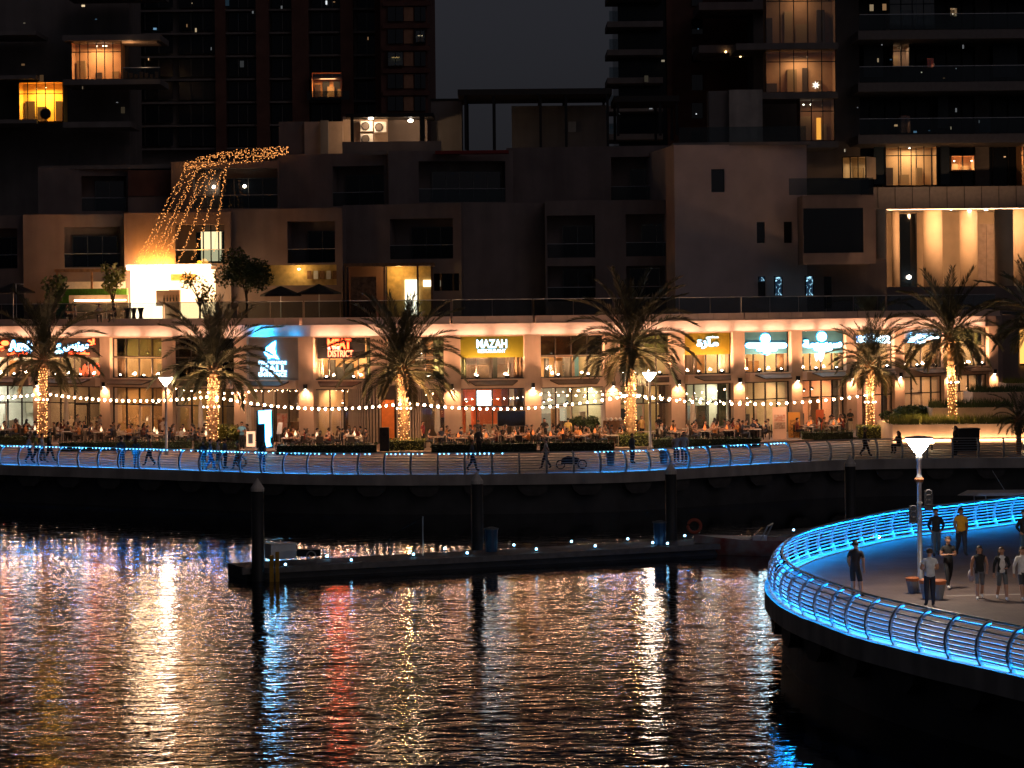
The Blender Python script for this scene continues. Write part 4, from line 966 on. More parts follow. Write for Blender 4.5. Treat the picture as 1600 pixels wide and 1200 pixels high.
# colonnade under the right tower
CO = thing('colonnade', 'warm lit colonnade of tall round columns under the right tower', 'colonnade', Vector((at(1480, 480, 210).x, 210, 8.3)))
CST = mat('column_stone', (.55, .42, .28), .8, var=.08, vs_=1)
blk(CO, 'back_wall', 1368, 1700, 326, 500, 216, .5, CST, zb=8.3)
for xx, r, D in ((1457, 15, 212), (1513, 14, 212.5), (1590, 16, 212), (1568, 14.5, 208), (1376, 9, 208.5), (1399, 6, 213), (1690, 15, 208)):
    o = at(xx, 326, D); MB().tube([Vector((o.x, D, 8.3)), Vector((o.x, D, o.z - .05))], r * D / F, 24).build('column', CST, CO, True)
blk(CO, 'ceiling', 1366, 1700, 325.5, 327, 210, 8, WHITE)
blk(CO, 'glass_door', 1407, 1432, 334, 458, 215.4, .1, G_DARK); blk(CO, 'door_frame', 1405.5, 1407, 332, 470, 215.3, .1, DARK); blk(CO, 'door_frame', 1432, 1433.5, 332, 470, 215.3, .1, DARK)
for rr in range(7):
    for cc in range(2): blk(CO, 'stone', 1528 + cc * 13 + .4, 1541 + cc * 13 - .4, 350 + rr * 18, 367.5 + rr * 18, 215.5, .12, mat('stone_clad', (.5, .38, .3), .9, var=.15, vs_=2))
for x, b in ((1395, .5), (1415, .7), (1437, .6), (1462, .8), (1486, 1.1), (1515, .8), (1541, .7), (1565, .7), (1594, 1), (1640, 1)):
    MB().blob(at(x, 328, 211.8), (.16, .16, .05), 0, 1).build('ceiling_lamp', LAMPW, CO)
    o = at(x, 329, 208.9); lamp('SPOT', o, 190 * b, (1, .52, .25), CO, .25, o + Vector((0, 4.2, -2.6)), 150, .9)
MB().blob(at(1420.5, 433, 215), .17, 0, 1).build('door_lamp', LAMPW, CO)
blk(CO, 'low_wall', 1385, 1700, 447, 500, 207, .4, STUCCO_T, zb=8.3)
# dark wing right of the restaurant row
RW = thing('end_wing', 'dark wing with tall amber windows beyond the end of the restaurant row', 'building', Vector((at(1590, 600, 206).x, 206, 0)))
blk(RW, 'wall', 1556, 1593, 492, 690, 206, 8, STUCCO_D, zb=0); blk(RW, 'wall', 1593, 1800, 492, 690, 207.2, 8, STUCCO_D, zb=0)
blk(RW, 'window', 1594, 1640, 515, 570, 206.9, .1, emat('amber_window', (1, .45, .1), .8)); blk(RW, 'mullion', 1594, 1640, 568, 571, 206.8, .1, DARK)

# odd small lights behind tower glass
rg = random.Random(9)
for par, pts, D in ((LT, ((242, 45), (292, 40), (306, 47), (378, 100), (460, 74), (468, 66), (510, 4), (522, 3), (300, 5), (355, 4), (395, 18), (575, 60), (440, 12), (232, 92), (330, 76)), 245.0), (LB, ((38, 36), (130, 9), (36, 101), (183, 160), (192, 172), (65, 122), (129, 137), (150, 30)), 229.4), (RT, ((1362, 12), (1382, 11), (1378, 70), (1372, 94), (1392, 93), (1494, 107), (1505, 73), (1440, 113), (1475, 122), (1494, 172), (1486, 200), (1400, 196), (1452, 204), (1430, 206), (1340, 168), (1570, 245), (1530, 190), (1320, 235)), 219.5), (BT, ((1091, 45), (1088, 178), (1017, 169), (1010, 123), (1036, 95), (967, 178)), 223.6)):
    for x, y in pts:
        w, h = rg.choice(((.8, .8), (1.5, .7), (.7, 2.2), (2.5, 1.5), (3, 5), (1.2, 3))); c = rg.choice(((1, .75, .45), (1, .55, .25), (.7, .85, 1), (.9, .95, 1), (.3, .6, .9), (1, .85, .6))); st = rg.choice((.05, .1, .2, .4)) * (1 if w * h < 4 else .25)
        blk(par, 'lit_pane', x - w, x + w, y - h, y + h, D, .05, emat('pane_%d_%d' % (int(c[2] * 100), int(st * 100)), c, st, False))
# cool glass tint and curtains on the right tower
for x0, x1, y0, y1, c in ((1366, 1383, 226, 288, (.01, .03, .05)), (1470, 1484, 226, 288, (.008, .02, .035)), (1530, 1548, 185, 206, (.02, .09, .13)), (1350, 1380, 66, 120, (.02, .03, .04)), (1466, 1482, 140, 200, (.02, .03, .04)), (1552, 1590, 60, 120, (.015, .025, .04))): blk(RT, 'curtain', x0, x1, y0, y1, 221.8, .05, mat('curtain_%d' % x0, c, .3, var=.2))
# ------------------------------------------------------------------ rooftop bar on the left terrace
DB = 194.0; scb = DB / F
frb = Frame((at(265, 470, DB).x, DB, 0)); ab = lambda x: (x - 265) * scb; zb_ = lambda y: at(265, y, DB).z
RBAR = thing('rooftop_bar', 'brilliantly lit rooftop bar pavilion with glowing back wall', 'bar', frb.p(0, 0, 8.3))
BARW = emat('backlit_onyx', (1, .66, .38), 5.0)
MB().box(frb, ab(197), ab(332), -3.0, .2, zb_(416), zb_(412.5)).build('roof', WHITE, RBAR)
MB().box(frb, ab(199), ab(330), .2, .26, zb_(421), zb_(414.5)).build('light_band', emat('bar_band', (1, .72, .46), 7), RBAR)
MB().box(frb, ab(327.5), ab(330), .0, .2, zb_(460), zb_(421)).build('light_post', emat('bar_band', (1, .72, .46), 7), RBAR)
MB().box(frb, ab(198), ab(258), -2.4, -2.2, 8.3, zb_(421)).build('glowing_wall', BARW, RBAR)
MB().box(frb, ab(258), ab(330), -2.9, -2.7, 8.3, zb_(421)).build('back_wall', emat('bar_wall_glow', (1, .6, .28), 1.8), RBAR)  # brightness of the lit back wall put in as emission
MB().box(frb, ab(261), ab(300), -2.6, -2.3, zb_(438), zb_(428)).build('shelf', mat('bar_shelf', (.55, .33, .08), .6), RBAR)
MB().box(frb, ab(243), ab(280), -.9, -.2, 8.3, zb_(453)).build('counter', mat('bar_counter', (.3, .2, .14), .6), RBAR)
for k in range(5): MB().lathe(frb.p(ab(256 + k * 5), -.1, zb_(471) - .0), [(.05, 0), (.05, .25), (.02, .32), (.02, .45)], 8).build('bottle', DARK, RBAR)
MB().box(frb, ab(240), ab(254), .1, .3, 8.3, zb_(478)).build('glowing_plinth', emat('bar_plinth', (1, .7, .42), 5), RBAR)
for x in (215, 250, 295): lamp('AREA', frb.p(ab(x), -.3, zb_(423)), 90, (1, .42, .1), RBAR, 1.5, frb.p(ab(x), -1.0, 8.3), size_y=.5)
for x in (214, 232, 252, 300): lamp('POINT', frb.p(ab(x), -3.55, zb_(410)), 130 if x < 290 else 60, (1, .3, .02), RBAR, .2)
lamp('POINT', frb.p(ab(228), 1.2, zb_(405)), 8, (1, .36, .05), RBAR, .3)
lamp('POINT', frb.p(ab(290), 1.2, zb_(408)), 30, (1, .38, .06), RBAR, .3)
t = thing('bar_planter', 'long cream planter wall with green turf strip beside the rooftop bar', 'planter', at(150, 480, 194.5))
blk(t, 'wall', 108, 200, 461, 500, 194.2, .5, STUCCO, zb=8.3); blk(t, 'turf', 86, 198, 451, 470, 195.2, .8, mat('turf', (.06, .2, .02), .9, var=.3, vs_=8, bump=.5, bs=30), zb=8.3); blk(t, 'added_light_strip', 116, 197, 468, 470.5, 193.6, .05, emat('fill_strip_glow', (1, .6, .28), 7))  # glowing strip added before the wall to brighten it
t = thing('left_pergola', 'low wooden pergola with pale cushions left of the bar', 'pergola', at(130, 480, 198)); blk(t, 'beam', 85, 198, 420, 425, 196.5, .3, WOOD)
for x in (88, 142): blk(t, 'post', x, x + 3, 425, 480, 196.6, .2, WOOD, zb=8.3)
blk(t, 'back_seat', 100, 195, 440, 470, 197.6, .4, CREAM, zb=8.3)
for x in (112, 155): lamp('POINT', at(x, 450, 196.9), 2, (1, .55, .3), t, .1)
vprof = [(.22, 0), (.13, .3), (.12, .5), (.24, .85), (.18, .86)]
vm = MB().lathe((0, 0, 0), vprof, 12).mesh('vase', mat('woven_vase', (.22, .14, .08), .8, var=.3, vs_=9), smooth=True)
for n_, x in enumerate((199, 209, 220)): tag(inst('floor_vase', vm, None, at(x, 497, 190.6) - Vector((0, 0, at(x, 497, 190.6).z - 8.35)), sc=(1, 1, 1.15)), ('left', 'middle', 'right')[n_] + ' woven hourglass floor vase in front of the rooftop bar', 'vase', 'hourglass vases')
# fairy light strands
FAIRY = emat('fairy_bulb', (1, .36, .09), 1.9, False)
def bend(p0, p1, t, sag):
    p = p0.lerp(p1, t); p.y = p0.y + (p1.y - p0.y) * t ** .55; p.z -= sag * 4 * t * (1 - t); return p
def strand(p0, p1, sag, n, rad, mb, jit=.06):
    for k in range(n):
        t = (k + random.random() * .8) / n; p = bend(p0, p1, t, sag) + Vector((random.gauss(0, jit), random.gauss(0, jit), random.gauss(0, jit)))
        mb.octa(p, rad * random.uniform(.7, 1.2))
tops = [(293, 263), (297, 268), (310, 262), (314, 259), (333, 263), (338, 266), (352, 263), (357, 260), (320, 270)]
bots = [(206, 417), (214, 417), (228, 416), (238, 417), (246, 413), (275, 417), (300, 405), (335, 392), (253, 417)]
for n_, (a, b) in enumerate(zip(tops, bots)):
    p0, p1 = at(*a, 203), at(*b, 193.5)
    t = thing('fairy_light_strand', 'amber fairy light strand, number %s from the left, hanging to the bar roof' % ['one', 'two', 'three', 'four', 'five', 'six', 'seven', 'eight', 'nine'][n_], 'fairy lights', p1, 0, 'hanging fairy light strands')
    MB().tube([bend(p0, p1, k / 12, .5) for k in range(13)], .008, 3).build('cable', DARK, t)
    mb = MB(); strand(p0, p1, .5, 95, .024, mb, .06); tag(mb.build('bulbs', FAIRY, t), kind='stuff')
t = thing('icicle_lights', 'dense curtain of amber icicle lights along the upper terrace edge', 'fairy lights', at(370, 255, 203.5))
mb = MB()
for k in range(520):
    x = 288 + 2.35 * random.randrange(70) + random.gauss(0, .25); top = interp([(288, 252), (330, 240), (380, 232), (452, 228)], x); bot = interp([(288, 266), (340, 258), (400, 254), (452, 240)], x)
    mb.octa(at(x, lerp(top, bot, random.random()), 203.5 + random.uniform(-.4, .6)), .024 * random.uniform(.6, 1.2))
tag(mb.build('bulbs', FAIRY, t), kind='stuff')
MB().tube([at(x, interp([(288, 252), (330, 240), (380, 232), (452, 228)], x), 203.6) for x in range(288, 453, 12)], .02, 4).build('cable', DARK, t)
lamp('POINT', at(300, 258, 202.2), 14, (1, .42, .1), t, .4)

# ------------------------------------------------------------------ plants
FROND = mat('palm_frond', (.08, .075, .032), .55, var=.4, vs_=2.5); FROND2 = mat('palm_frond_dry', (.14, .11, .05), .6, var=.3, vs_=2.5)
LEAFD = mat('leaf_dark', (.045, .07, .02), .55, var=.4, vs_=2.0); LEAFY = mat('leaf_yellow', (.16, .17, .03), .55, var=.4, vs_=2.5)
TRUNK = mat('palm_trunk', (.26, .15, .08), .9, var=.35, vs_=6, bump=.8, bs=14); BARK = mat('bark', (.07, .05, .035), .9, var=.3, vs_=5, bump=.5)
def frond_mesh(e0, droop, L, seed, m):
    rnd = random.Random(seed); mb = MB(); N = 16; pts = [Vector((0, 0, 0))]; dirs = []
    for k in range(N):
        t = (k + .5) / N; th = math.radians(e0 - droop * t ** 1.4); d = Vector((math.cos(th), 0, math.sin(th))); dirs.append(d); pts.append(pts[-1] + d * (L / N))
    mb.tube(pts, [.045 * (1 - .85 * k / N) for k in range(N + 1)], 4)
    nl = 58
    for k in range(nl):
        t = .14 + .86 * (k + .5) / nl; i = min(N - 1, int(t * N)); p = pts[i].lerp(pts[i + 1], t * N - i); d = dirs[i]; up = Vector((-d.z, 0, d.x))
        ll = .74 * (math.sin(min(1, (t - .05) * 1.25) * math.pi * .86) ** .6 + .12) * rnd.uniform(.85, 1.15)
        for sgn in (-1, 1):
            ang = math.radians(lerp(62, 22, t) + rnd.uniform(-7, 7))
            q = d * math.cos(ang) + Vector((0, sgn, 0)) * math.sin(ang) * .92 + up * rnd.uniform(.1, .45)
            q.normalize(); tip = p + q * ll + Vector((0, 0, -.10 * ll)); mid = p + q * ll * .45; w = d.cross(q); w = (w.cross(q)).normalized() * .03
            mb.add([p, mid + w, tip, mid - w], [(0, 1, 2, 3)])
    return mb.mesh('frond', m)
FRS = [frond_mesh(e0, dr, L, 100 + n_, FROND2 if n_ == 7 else FROND) for n_, (e0, dr, L) in enumerate(((84, 30, 4.5), (74, 42, 4.8), (62, 56, 4.9), (48, 70, 4.8), (34, 80, 4.5), (18, 78, 4.2), (-4, 62, 3.5), (-32, 44, 2.6)))]
def palm(label, x, ybase, yheart, D, tr, spread, lights, seed, nf=46, zb0=None, fl_top=None, upl=480):
    rnd = random.Random(seed); b = at(x, ybase, D); z0 = b.z if zb0 is None else zb0; H = at(x, yheart, D).z - z0
    t = thing('date_palm', label, 'palm tree', (b.x, D, z0), 0, 'date palms on the promenade'); t.rotation_euler = (rnd.uniform(-.03, .03), rnd.uniform(-.035, .035), rnd.uniform(0, 6.28))
    prof = [(tr * 1.15, 0)]; n = int(H / .22)
    for k in range(1, n + 1):
        z = H * k / n; r = tr * (1.0 - .12 * k / n) * (1.07 if k % 2 else .94); prof.append((r, z))
    prof += [(tr * 1.35, H + .15), (tr * 1.2, H + .5), (tr * .6, H + .9), (.05, H + 1.0)]
    mb = MB(); mb.lathe((0, 0, 0), prof, 14); o = bpy.data.objects.new('trunk', mb.mesh('trunk', TRUNK)); COL.objects.link(o); o.parent = t
    bo = MB()     # cut frond stubs below the crown
    for k in range(46):
        a = k * 2.4; z = H - .5 + (k / 46) * 1.1; r = tr * .95; d = Vector((math.cos(a), math.sin(a), 1.1)).normalized(); p = Vector((math.cos(a) * r, math.sin(a) * r, z)); s_ = Vector((-math.sin(a), math.cos(a), 0)) * .06
        bo.add([p - s_, p + s_, p + d * .32 + s_ * .5, p + d * .32 - s_ * .5, p + Vector((0, 0, .12))], [(0, 1, 2, 3), (0, 3, 4), (1, 4, 2), (2, 4, 3)])
    o = bpy.data.objects.new('frond_stubs', bo.mesh('frond_stubs', TRUNK)); COL.objects.link(o); o.parent = t; tag(o, kind='stuff')
    nf = int(nf * rnd.uniform(.95, 1.2)); tilt = rnd.uniform(.8, 1.15)
    for k in range(nf):
        c = k / nf; idx = min(7, int(8 * c ** (.85 * tilt) * .98)); 
        if idx == 7 and rnd.random() < .4: idx = 6
        a = k * 2.39996 + rnd.uniform(-.25, .25)
        inst('frond', FRS[idx], t, (math.cos(a) * .12, math.sin(a) * .12, H + lerp(.85, .25, c)), (rnd.uniform(-.12, .12), rnd.uniform(-.12, .12), a), spread * rnd.uniform(.82, 1.1))
    if lights:
        mb = MB(); zt = H * (fl_top or .97); turns = int(zt / .17); N = int(turns * 10.37)
        for k in range(N):
            u = k / N; a = 2 * math.pi * turns * u + rnd.uniform(-.15, .15); r = tr * 1.14 * (1 - .12 * u) + .02
            if rnd.random() < .55 + .45 * u: mb.octa(Vector((math.cos(a) * r, math.sin(a) * r, .15 + u * zt + rnd.uniform(-.05, .05))), .027 * rnd.uniform(.6, 1.3))
        o = bpy.data.objects.new('fairy_lights', mb.mesh('fairy_lights', emat('trunk_bulb', (1, .4, .12), 4.5))); COL.objects.link(o); o.parent = t; tag(o, kind='stuff')
        w = thing('palm_lamp_ring', 'ring of small lamps strapped round the trunk of the ' + label.split(' ', 1)[1][:60], 'lamp ring', (b.x, D, z0 + H * .52), 0, 'palm trunk lamp rings')
        w['label'] = 'ring of small lamps strapped round the trunk of the ' + PALMREF[seed]
        pts = [Vector((b.x + math.cos(q * .524) * tr * 1.2, D + math.sin(q * .524) * tr * 1.2, z0 + H * .52)) for q in range(13)]
        MB().tube(pts, .06, 5).build('strap', WOOD, w)
        for q in range(4):
            a = -math.pi / 2 + (q - 1.5) * .9; MB().blob((b.x + math.cos(a) * tr * 1.5, D + math.sin(a) * tr * 1.5, z0 + H * .52 + .06), .07, 0, 1).build('bulb', emat('ring_bulb', (1, .75, .5), 6), w)
        for q in range(2):
            a = -math.pi / 2 + (q - .5) * 2.2; lamp('SPOT', (b.x + math.cos(a) * tr * 2.2, D + math.sin(a) * tr * 2.2, z0 + H * .52 + .1), upl, (1, .56, .25), w, .06, (b.x, D, z0 + H + .6), 90, .8)
    return t
PALMREF = {1: 'leftmost palm', 2: 'palm left of the sail emblem', 3: 'palm by the slatted drum', 4: 'palm between olive and yellow signs', 5: 'small palm', 6: 'palm in the stepped planters', 7: 'palm cut by the frame', 8: 'low palm'}
palm('date palm in front of the two brown signs, leftmost of the row', 66, 684, 572, 184, .27, .98, True, 1, upl=25)
palm('bushy date palm with lit trunk left of the sail emblem panel', 331, 690, 588, 175, .34, 1.0, True, 2, 50, fl_top=.95)
palm('date palm with lit trunk in front of the slatted drum', 632, 695, 588, 172, .30, 1.0, True, 3, 50)
palm('wide date palm with lit trunk between the olive and yellow signs', 985, 690, 553, 174, .33, 1.05, True, 4, 50, fl_top=.8)
palm('small date palm with lit trunk in front of the round wall letters', 1360, 681, 582, 184, .24, .74, True, 5, 40, fl_top=.9)
palm('tall date palm with lit trunk growing from the stepped planters', 1489, 664, 538, 181, .25, .98, True, 6, 46, fl_top=.72)
palm('date palm with dark crown cut off by the right frame edge', 1618, 670, 515, 192, .27, 1.0, False, 7, 44)
palm('low dark palm with arching fronds at the lower right of the far promenade', 1592, 716, 668, 163, .17, .42, False, 8, 26)
def leafy(mb, c, r, n, rnd, sz=.12, mi=0):
    c = Vector(c)
    for k in range(n):
        d = Vector((rnd.gauss(0, 1), rnd.gauss(0, 1), rnd.gauss(0, 1))).normalized() * (rnd.random() ** .45)
        p = c + Vector((d.x * r[0], d.y * r[1], d.z * r[2])); u = Vector((rnd.gauss(0, 1), rnd.gauss(0, 1), rnd.gauss(0, .7))).normalized(); v = u.cross(Vector((rnd.gauss(0, 1), rnd.gauss(0, 1), rnd.gauss(0, 1)))).normalized(); s_ = sz * rnd.uniform(.6, 1.4)
        mb.add([p - u * s_, p + v * s_ * .45, p + u * s_, p - v * s_ * .45], [(0, 1, 2, 3)], mi)
def tree(label, x, ybase, ytop, D, rx, seed, dense=900, m=LEAFD, z0=8.3, leaf=.13, group=None, name='terrace_tree'):
    rnd = random.Random(seed); b = at(x, ybase, D); zt = at(x, ytop, D).z; H = zt - z0
    t = thing(name, label, 'tree', (b.x, D, z0), 0, group); mb = MB(); tips = []
    mb.tube([(0, 0, 0), (.03, 0, H * .25), (-.02, .02, H * .45)], [.11, .09, .07], 7)
    for k in range(7):
        a = k * .9 + rnd.random(); r = rx * rnd.uniform(.35, .8); tip = Vector((math.cos(a) * r, math.sin(a) * r * .8, H * rnd.uniform(.45, .9))); tips.append(tip)
        mb.tube([(0, 0, H * rnd.uniform(.25, .45)), tip * .55 + Vector((0, 0, H * .2)), tip], [.05, .035, .012], 5)
    o = bpy.data.objects.new('trunk', mb.mesh('trunk', BARK)); COL.objects.link(o); o.parent = t
    mb = MB()
    for tip in tips: leafy(mb, tip, (rx * .42, rx * .4, H * .17), dense // 7, rnd, leaf)
    leafy(mb, (rx * .1, 0, H * .74), (rx * .55, rx * .5, H * .17), dense // 7, rnd, leaf)
    o = bpy.data.objects.new('crown', mb.mesh('crown', m)); COL.objects.link(o); o.parent = t; return t
tree('dark round-crowned tree right of the rooftop bar', 385, 480, 390, 191.5, 2.5, 31, 3400)
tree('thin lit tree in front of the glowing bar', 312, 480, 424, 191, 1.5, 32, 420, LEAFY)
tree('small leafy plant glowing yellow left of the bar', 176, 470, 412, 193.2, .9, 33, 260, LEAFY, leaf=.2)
tree('small broad-leaved plant in the dark left of the turf strip', 85, 478, 430, 193, 1.0, 34, 260, LEAFD, leaf=.2)
def hedge(label, x0, x1, D, dep, z0, z1, m, seed, group=None, name='hedge', spread=.1, dens=90):
    rnd = random.Random(seed); xa, xb = at(x0, 690, D).x, at(x1, 690, D).x
    t = thing(name, label, 'hedge', ((xa + xb) / 2, D, z0), 0, group); L = xb - xa; mb = MB()
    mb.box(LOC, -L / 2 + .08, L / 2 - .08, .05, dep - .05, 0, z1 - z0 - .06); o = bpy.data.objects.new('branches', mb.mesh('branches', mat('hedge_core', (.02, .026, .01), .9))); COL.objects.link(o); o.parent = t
    mb = MB(); n = int(L * dens)
    for k in range(n):
        s_ = rnd.random(); p = Vector((rnd.uniform(-L / 2, L / 2), rnd.uniform(0, dep), z1 - z0 + rnd.gauss(0, spread * .5))) if s_ < .5 else Vector((rnd.uniform(-L / 2, L / 2), rnd.gauss(0, .04), rnd.uniform(0, z1 - z0)))
        leafy(mb, p, (.03, .03, .03), 1, rnd, .075)
    o = bpy.data.objects.new('leaves', mb.mesh('leaves', m)); COL.objects.link(o); o.parent = t; tag(o, kind='stuff')
hd = lambda x: facd(x) - 10.5
for n_, (xa, xb, lb) in enumerate(((-20, 80, 'below the leftmost brown sign'), (90, 300, 'below the leftmost palm and greenish window'), (302, 372, 'at the foot of the emblem palm'), (430, 590, 'below the sail emblem and black sign'), (672, 840, 'below the olive sign'), (842, 962, 'below the smoked window'), (1018, 1190, 'below the yellow arabic sign'), (1252, 1335, 'below the second teal sign'))):
    hedge('low dark hedge edging the terrace ' + lb, xa, xb, min(hd(xa), hd(xb)) - .3, .6, .0, .62, LEAFD, 50 + n_, 'terrace edge hedges')
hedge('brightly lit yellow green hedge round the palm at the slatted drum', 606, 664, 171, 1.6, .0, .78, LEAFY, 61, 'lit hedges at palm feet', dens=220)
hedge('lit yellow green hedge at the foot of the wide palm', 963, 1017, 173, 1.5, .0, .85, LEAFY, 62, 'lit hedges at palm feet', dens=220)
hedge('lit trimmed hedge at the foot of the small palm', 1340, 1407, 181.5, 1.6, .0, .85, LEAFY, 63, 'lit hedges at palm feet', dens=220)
for x, D in ((636, 170.6), (990, 172.4), (1372, 181), (1489, 178.5), (1440, 178.5)): 
    lamp('POINT', at(x, 640, D), 70 if x < 1400 else 40, (1, .6, .2), None, .08).name = 'hedge_spotlight'
# stepped planters on the right
def planter(label, x0, x1, y0, y1, D, dep, seed, grass, strip=False):
    t = thing('stepped_planter', label, 'planter', Vector((at((x0 + x1) / 2, y1, D).x, D, 0)), 0, 'stepped planters')
    fr, w, z0, z1 = blk(t, 'wall', x0, x1, y0, y1, D, dep, STUCCO, zb=0)
    if strip:
        zz = .1; MB().box(fr, -w / 2, w / 2, .02, .06, zz, zz + .09).build('light_strip', emat('planter_strip', (1, .6, .3), 5), t)
        for k in range(6): lamp('AREA', fr.p(-w / 2 + w * (k + .5) / 6, .25, zz), 22, (1, .55, .26), t, w / 6, fr.p(-w / 2 + w * (k + .5) / 6, -.1, zz + .6), size_y=.08)
    if grass:
        rnd = random.Random(seed); g = MB()
        for k in range(int(w * 160)):
            p = fr.p(rnd.uniform(-w / 2, w / 2), -rnd.uniform(.05, dep * .6), z1); hgt = rnd.uniform(.25, .75) * grass; d = Vector((rnd.gauss(0, .25), rnd.gauss(0, .2), 1)) * hgt; s_ = Vector((.025, 0, 0))
            g.add([p - s_, p + s_, p + d], [(0, 1, 2)])
        tag(g.build('grass', LEAFY if seed % 2 else LEAFD, t), kind='stuff')
planter('lowest long peach planter wall with a glowing strip at its foot', 1395, 1800, 662, 694, 176, 7.5, 71, .9, True)
planter('middle stepped planter wall with ornamental grass', 1457, 1586, 637, 664, 184.5, 4, 72, 1.0)
planter('upper stepped planter wall with grass by the end window', 1520, 1800, 612, 640, 190, 4, 74, .9)
planter('topmost short planter wall at the right corner', 1572, 1800, 598, 614, 195, 3, 75, .7)
t = tree('dense dark shrub in front of the shopfront by the small palm', 1425, 670, 628, 187, 2.0, 77, 1500, LEAFD, .3, .16, name='shrub'); t['category'] = 'shrub'
t = tree('dark leafy shrub lit from the olive sign restaurant terrace', 917, 690, 652, 176.5, 1.3, 78, 800, LEAFD, .12, .12, name='shrub'); t['category'] = 'shrub'
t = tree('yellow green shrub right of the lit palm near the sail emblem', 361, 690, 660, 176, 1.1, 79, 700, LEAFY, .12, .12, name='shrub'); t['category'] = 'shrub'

# ------------------------------------------------------------------ street lamps and festoon lights
LGLOW = emat('lantern_glow', (1, .82, .64), 90)
def street_lamp(label, base, H, glow=None):
    t = thing('street_lamp', label, 'street lamp', base, 0, 'cone headed street lamps')
    o = Vector(base)
    MB().lathe(o, [(.13, 0), (.13, .25), (.085, .3), (.075, H - .75), (.1, H - .74), (.1, H - .55), (.05, H - .5)], 12).build('pole', STEEL, t, True)
    hd_ = MB().lathe(o, [(.07, H - .52), (.16, H - .45), (.42, H - .08), (.43, H - .03)], 20).build('lantern', glow or LGLOW, t, True)
    MB().lathe(o, [(.46, H - .03), (.46, H + .02), (.1, H + .06)], 20).build('cap', WHITE, t)
    return t
for x, D, lb in ((260, 171, 'cone headed lamp post standing before the greenish window terrace'), (1016, 171, 'cone headed lamp post standing right of the wide palm')):
    b = at(x, 700, D); street_lamp(lb, (b.x, D, 0), 4.95, emat('lantern_glow_far', (1, .78, .6), 36))
nb = ground(1438, 926); SL = street_lamp('near white cone lamp post with round symbol panels', nb, 5.05)
street_lamp('cone lamp post added out of view along the near promenade', (16.6, 73, 0), 5.05)  # unseen lamp, added out of frame to light the people from the camera side
for xx, ya, yb, lb in ((1427, 790, 817, 3), (1451, 766, 796, 4)):
    D = nb.y - .1; sc = D / F; fr = Frame((at(xx, yb, D).x, D, 0)); z0, z1 = at(xx, yb, D).z, at(xx, ya, D).z
    pnl = MB().box(fr, -6.6 * sc, 6.6 * sc, -.02, .02, z0, z1).build('symbol_panel', mat('navy_panel', (.012, .018, .035), .5), SL)
    for k in range(lb):
        zc = lerp(z1, z0, (k + .5) / lb); MB().tube([fr.p(.1 * math.cos(q * .628), .03, zc + .1 * math.sin(q * .628)) for q in range(11)], .014, 4).build('ring', mat('ring_grey', (.08, .075, .08), .6), pnl)
for z in (3.75, 3.55, 2.9, 2.4): MB().lathe((nb.x, nb.y, z), [(.1, 0), (.1, .05)], 12).build('clamp', STEEL, SL)
MB().lathe((nb.x, nb.y, 3.6), [(.13, 0), (.15, .1), (.13, .14)], 10).build('band', mat('copper_band', (.35, .14, .06), .5, .4), SL)
for n_, (x, y, s_) in enumerate(((1426, 927, .8), (1449, 935, .95), (1466, 936, .95))):
    b = ground(x, y); t = thing('planter_tub', ('left', 'middle', 'right')[n_] + ' tapered grey tub with orange rim at the foot of the near lamp', 'planter', b, 0, 'tubs at the near lamp')
    MB().lathe(b, [(.16 * s_, 0), (.26 * s_, .5 * s_)], 12).build('tub', mat('tub_grey', (.2, .2, .2), .7), t); MB().lathe(b, [(.26 * s_, .5 * s_), (.29 * s_, .62 * s_), (.2 * s_, .66 * s_)], 12).build('rim', mat('tub_orange', (.45, .13, .04), .7), t)
# far globe lights on the right
for x, y, D in ((1456, 690, 168), (1604, 692, 166)):
    b = at(x, y, D); t = thing('bollard_light', 'small glowing bollard light on the far promenade ' + ('behind the near lamp head' if x < 1500 else 'at the right edge'), 'bollard light', (b.x, D, 0), 0, 'bollard lights')
    MB().lathe((b.x, D, 0), [(.07, 0), (.07, b.z - .1)], 8).build('post', DARK, t); MB().blob(b, .16, 0, 2).build('globe', emat('globe_yellow', (1, .75, .4), 14), t)
BULB = MB().blob((0, 0, 0), .07, 0, 2).mesh('bulb', emat('festoon_bulb', (1, .55, .31), 62), smooth=True)
def festoon(label, knots, DD, n, small=1.0, group='festoon string lights'):
    """knots: pixels along the cable, D by linear change"""
    x0, x1 = knots[0][0], knots[-1][0]
    f = lambda x: at(x, interp(knots, x), lerp(DD[0], DD[1], (x - x0) / (x1 - x0)))
    t = thing('string_lights', label, 'string lights', f((x0 + x1) / 2), 0, group)
    MB().tube([f(lerp(x0, x1, k / 40)) + Vector((0, 0, .13)) for k in range(41)], .012, 4).build('cable', DARK, t)
    for k in range(n): inst('bulb', BULB, t, f(lerp(x0, x1, (k + .5) / n)) - t.location, sc=small * random.uniform(.88, 1.12))
sag = lambda a, b, d, n=10: [(lerp(a[0], b[0], k / n), lerp(a[1], b[1], k / n) + 4 * d * (k / n) * (1 - k / n)) for k in range(n + 1)]
festoon('string of white bulbs running off the frame from the leftmost palm', sag((-20, 619), (66, 615), 3), (184, 182), 9)
festoon('string of white bulbs sagging between the leftmost palm and the palm left of the emblem', sag((74, 616), (328, 620), 8.5), (182, 173.5), 27)
festoon('string of white bulbs sagging between the emblem palm and the drum palm', sag((334, 620), (630, 631), 13), (173.5, 170.5), 28)
festoon('string of white bulbs sagging from the drum palm below the olive sign', sag((636, 630), (842, 637), 5), (170.5, 172), 19)
festoon('string of white bulbs rising below the smoked window to the wide palm', sag((842, 637), (982, 618), 2), (172, 172.3), 12)
festoon('string of white bulbs sagging between the wide palm and the small palm', sag((990, 618), (1358, 617), 14), (172.3, 182.2), 30)
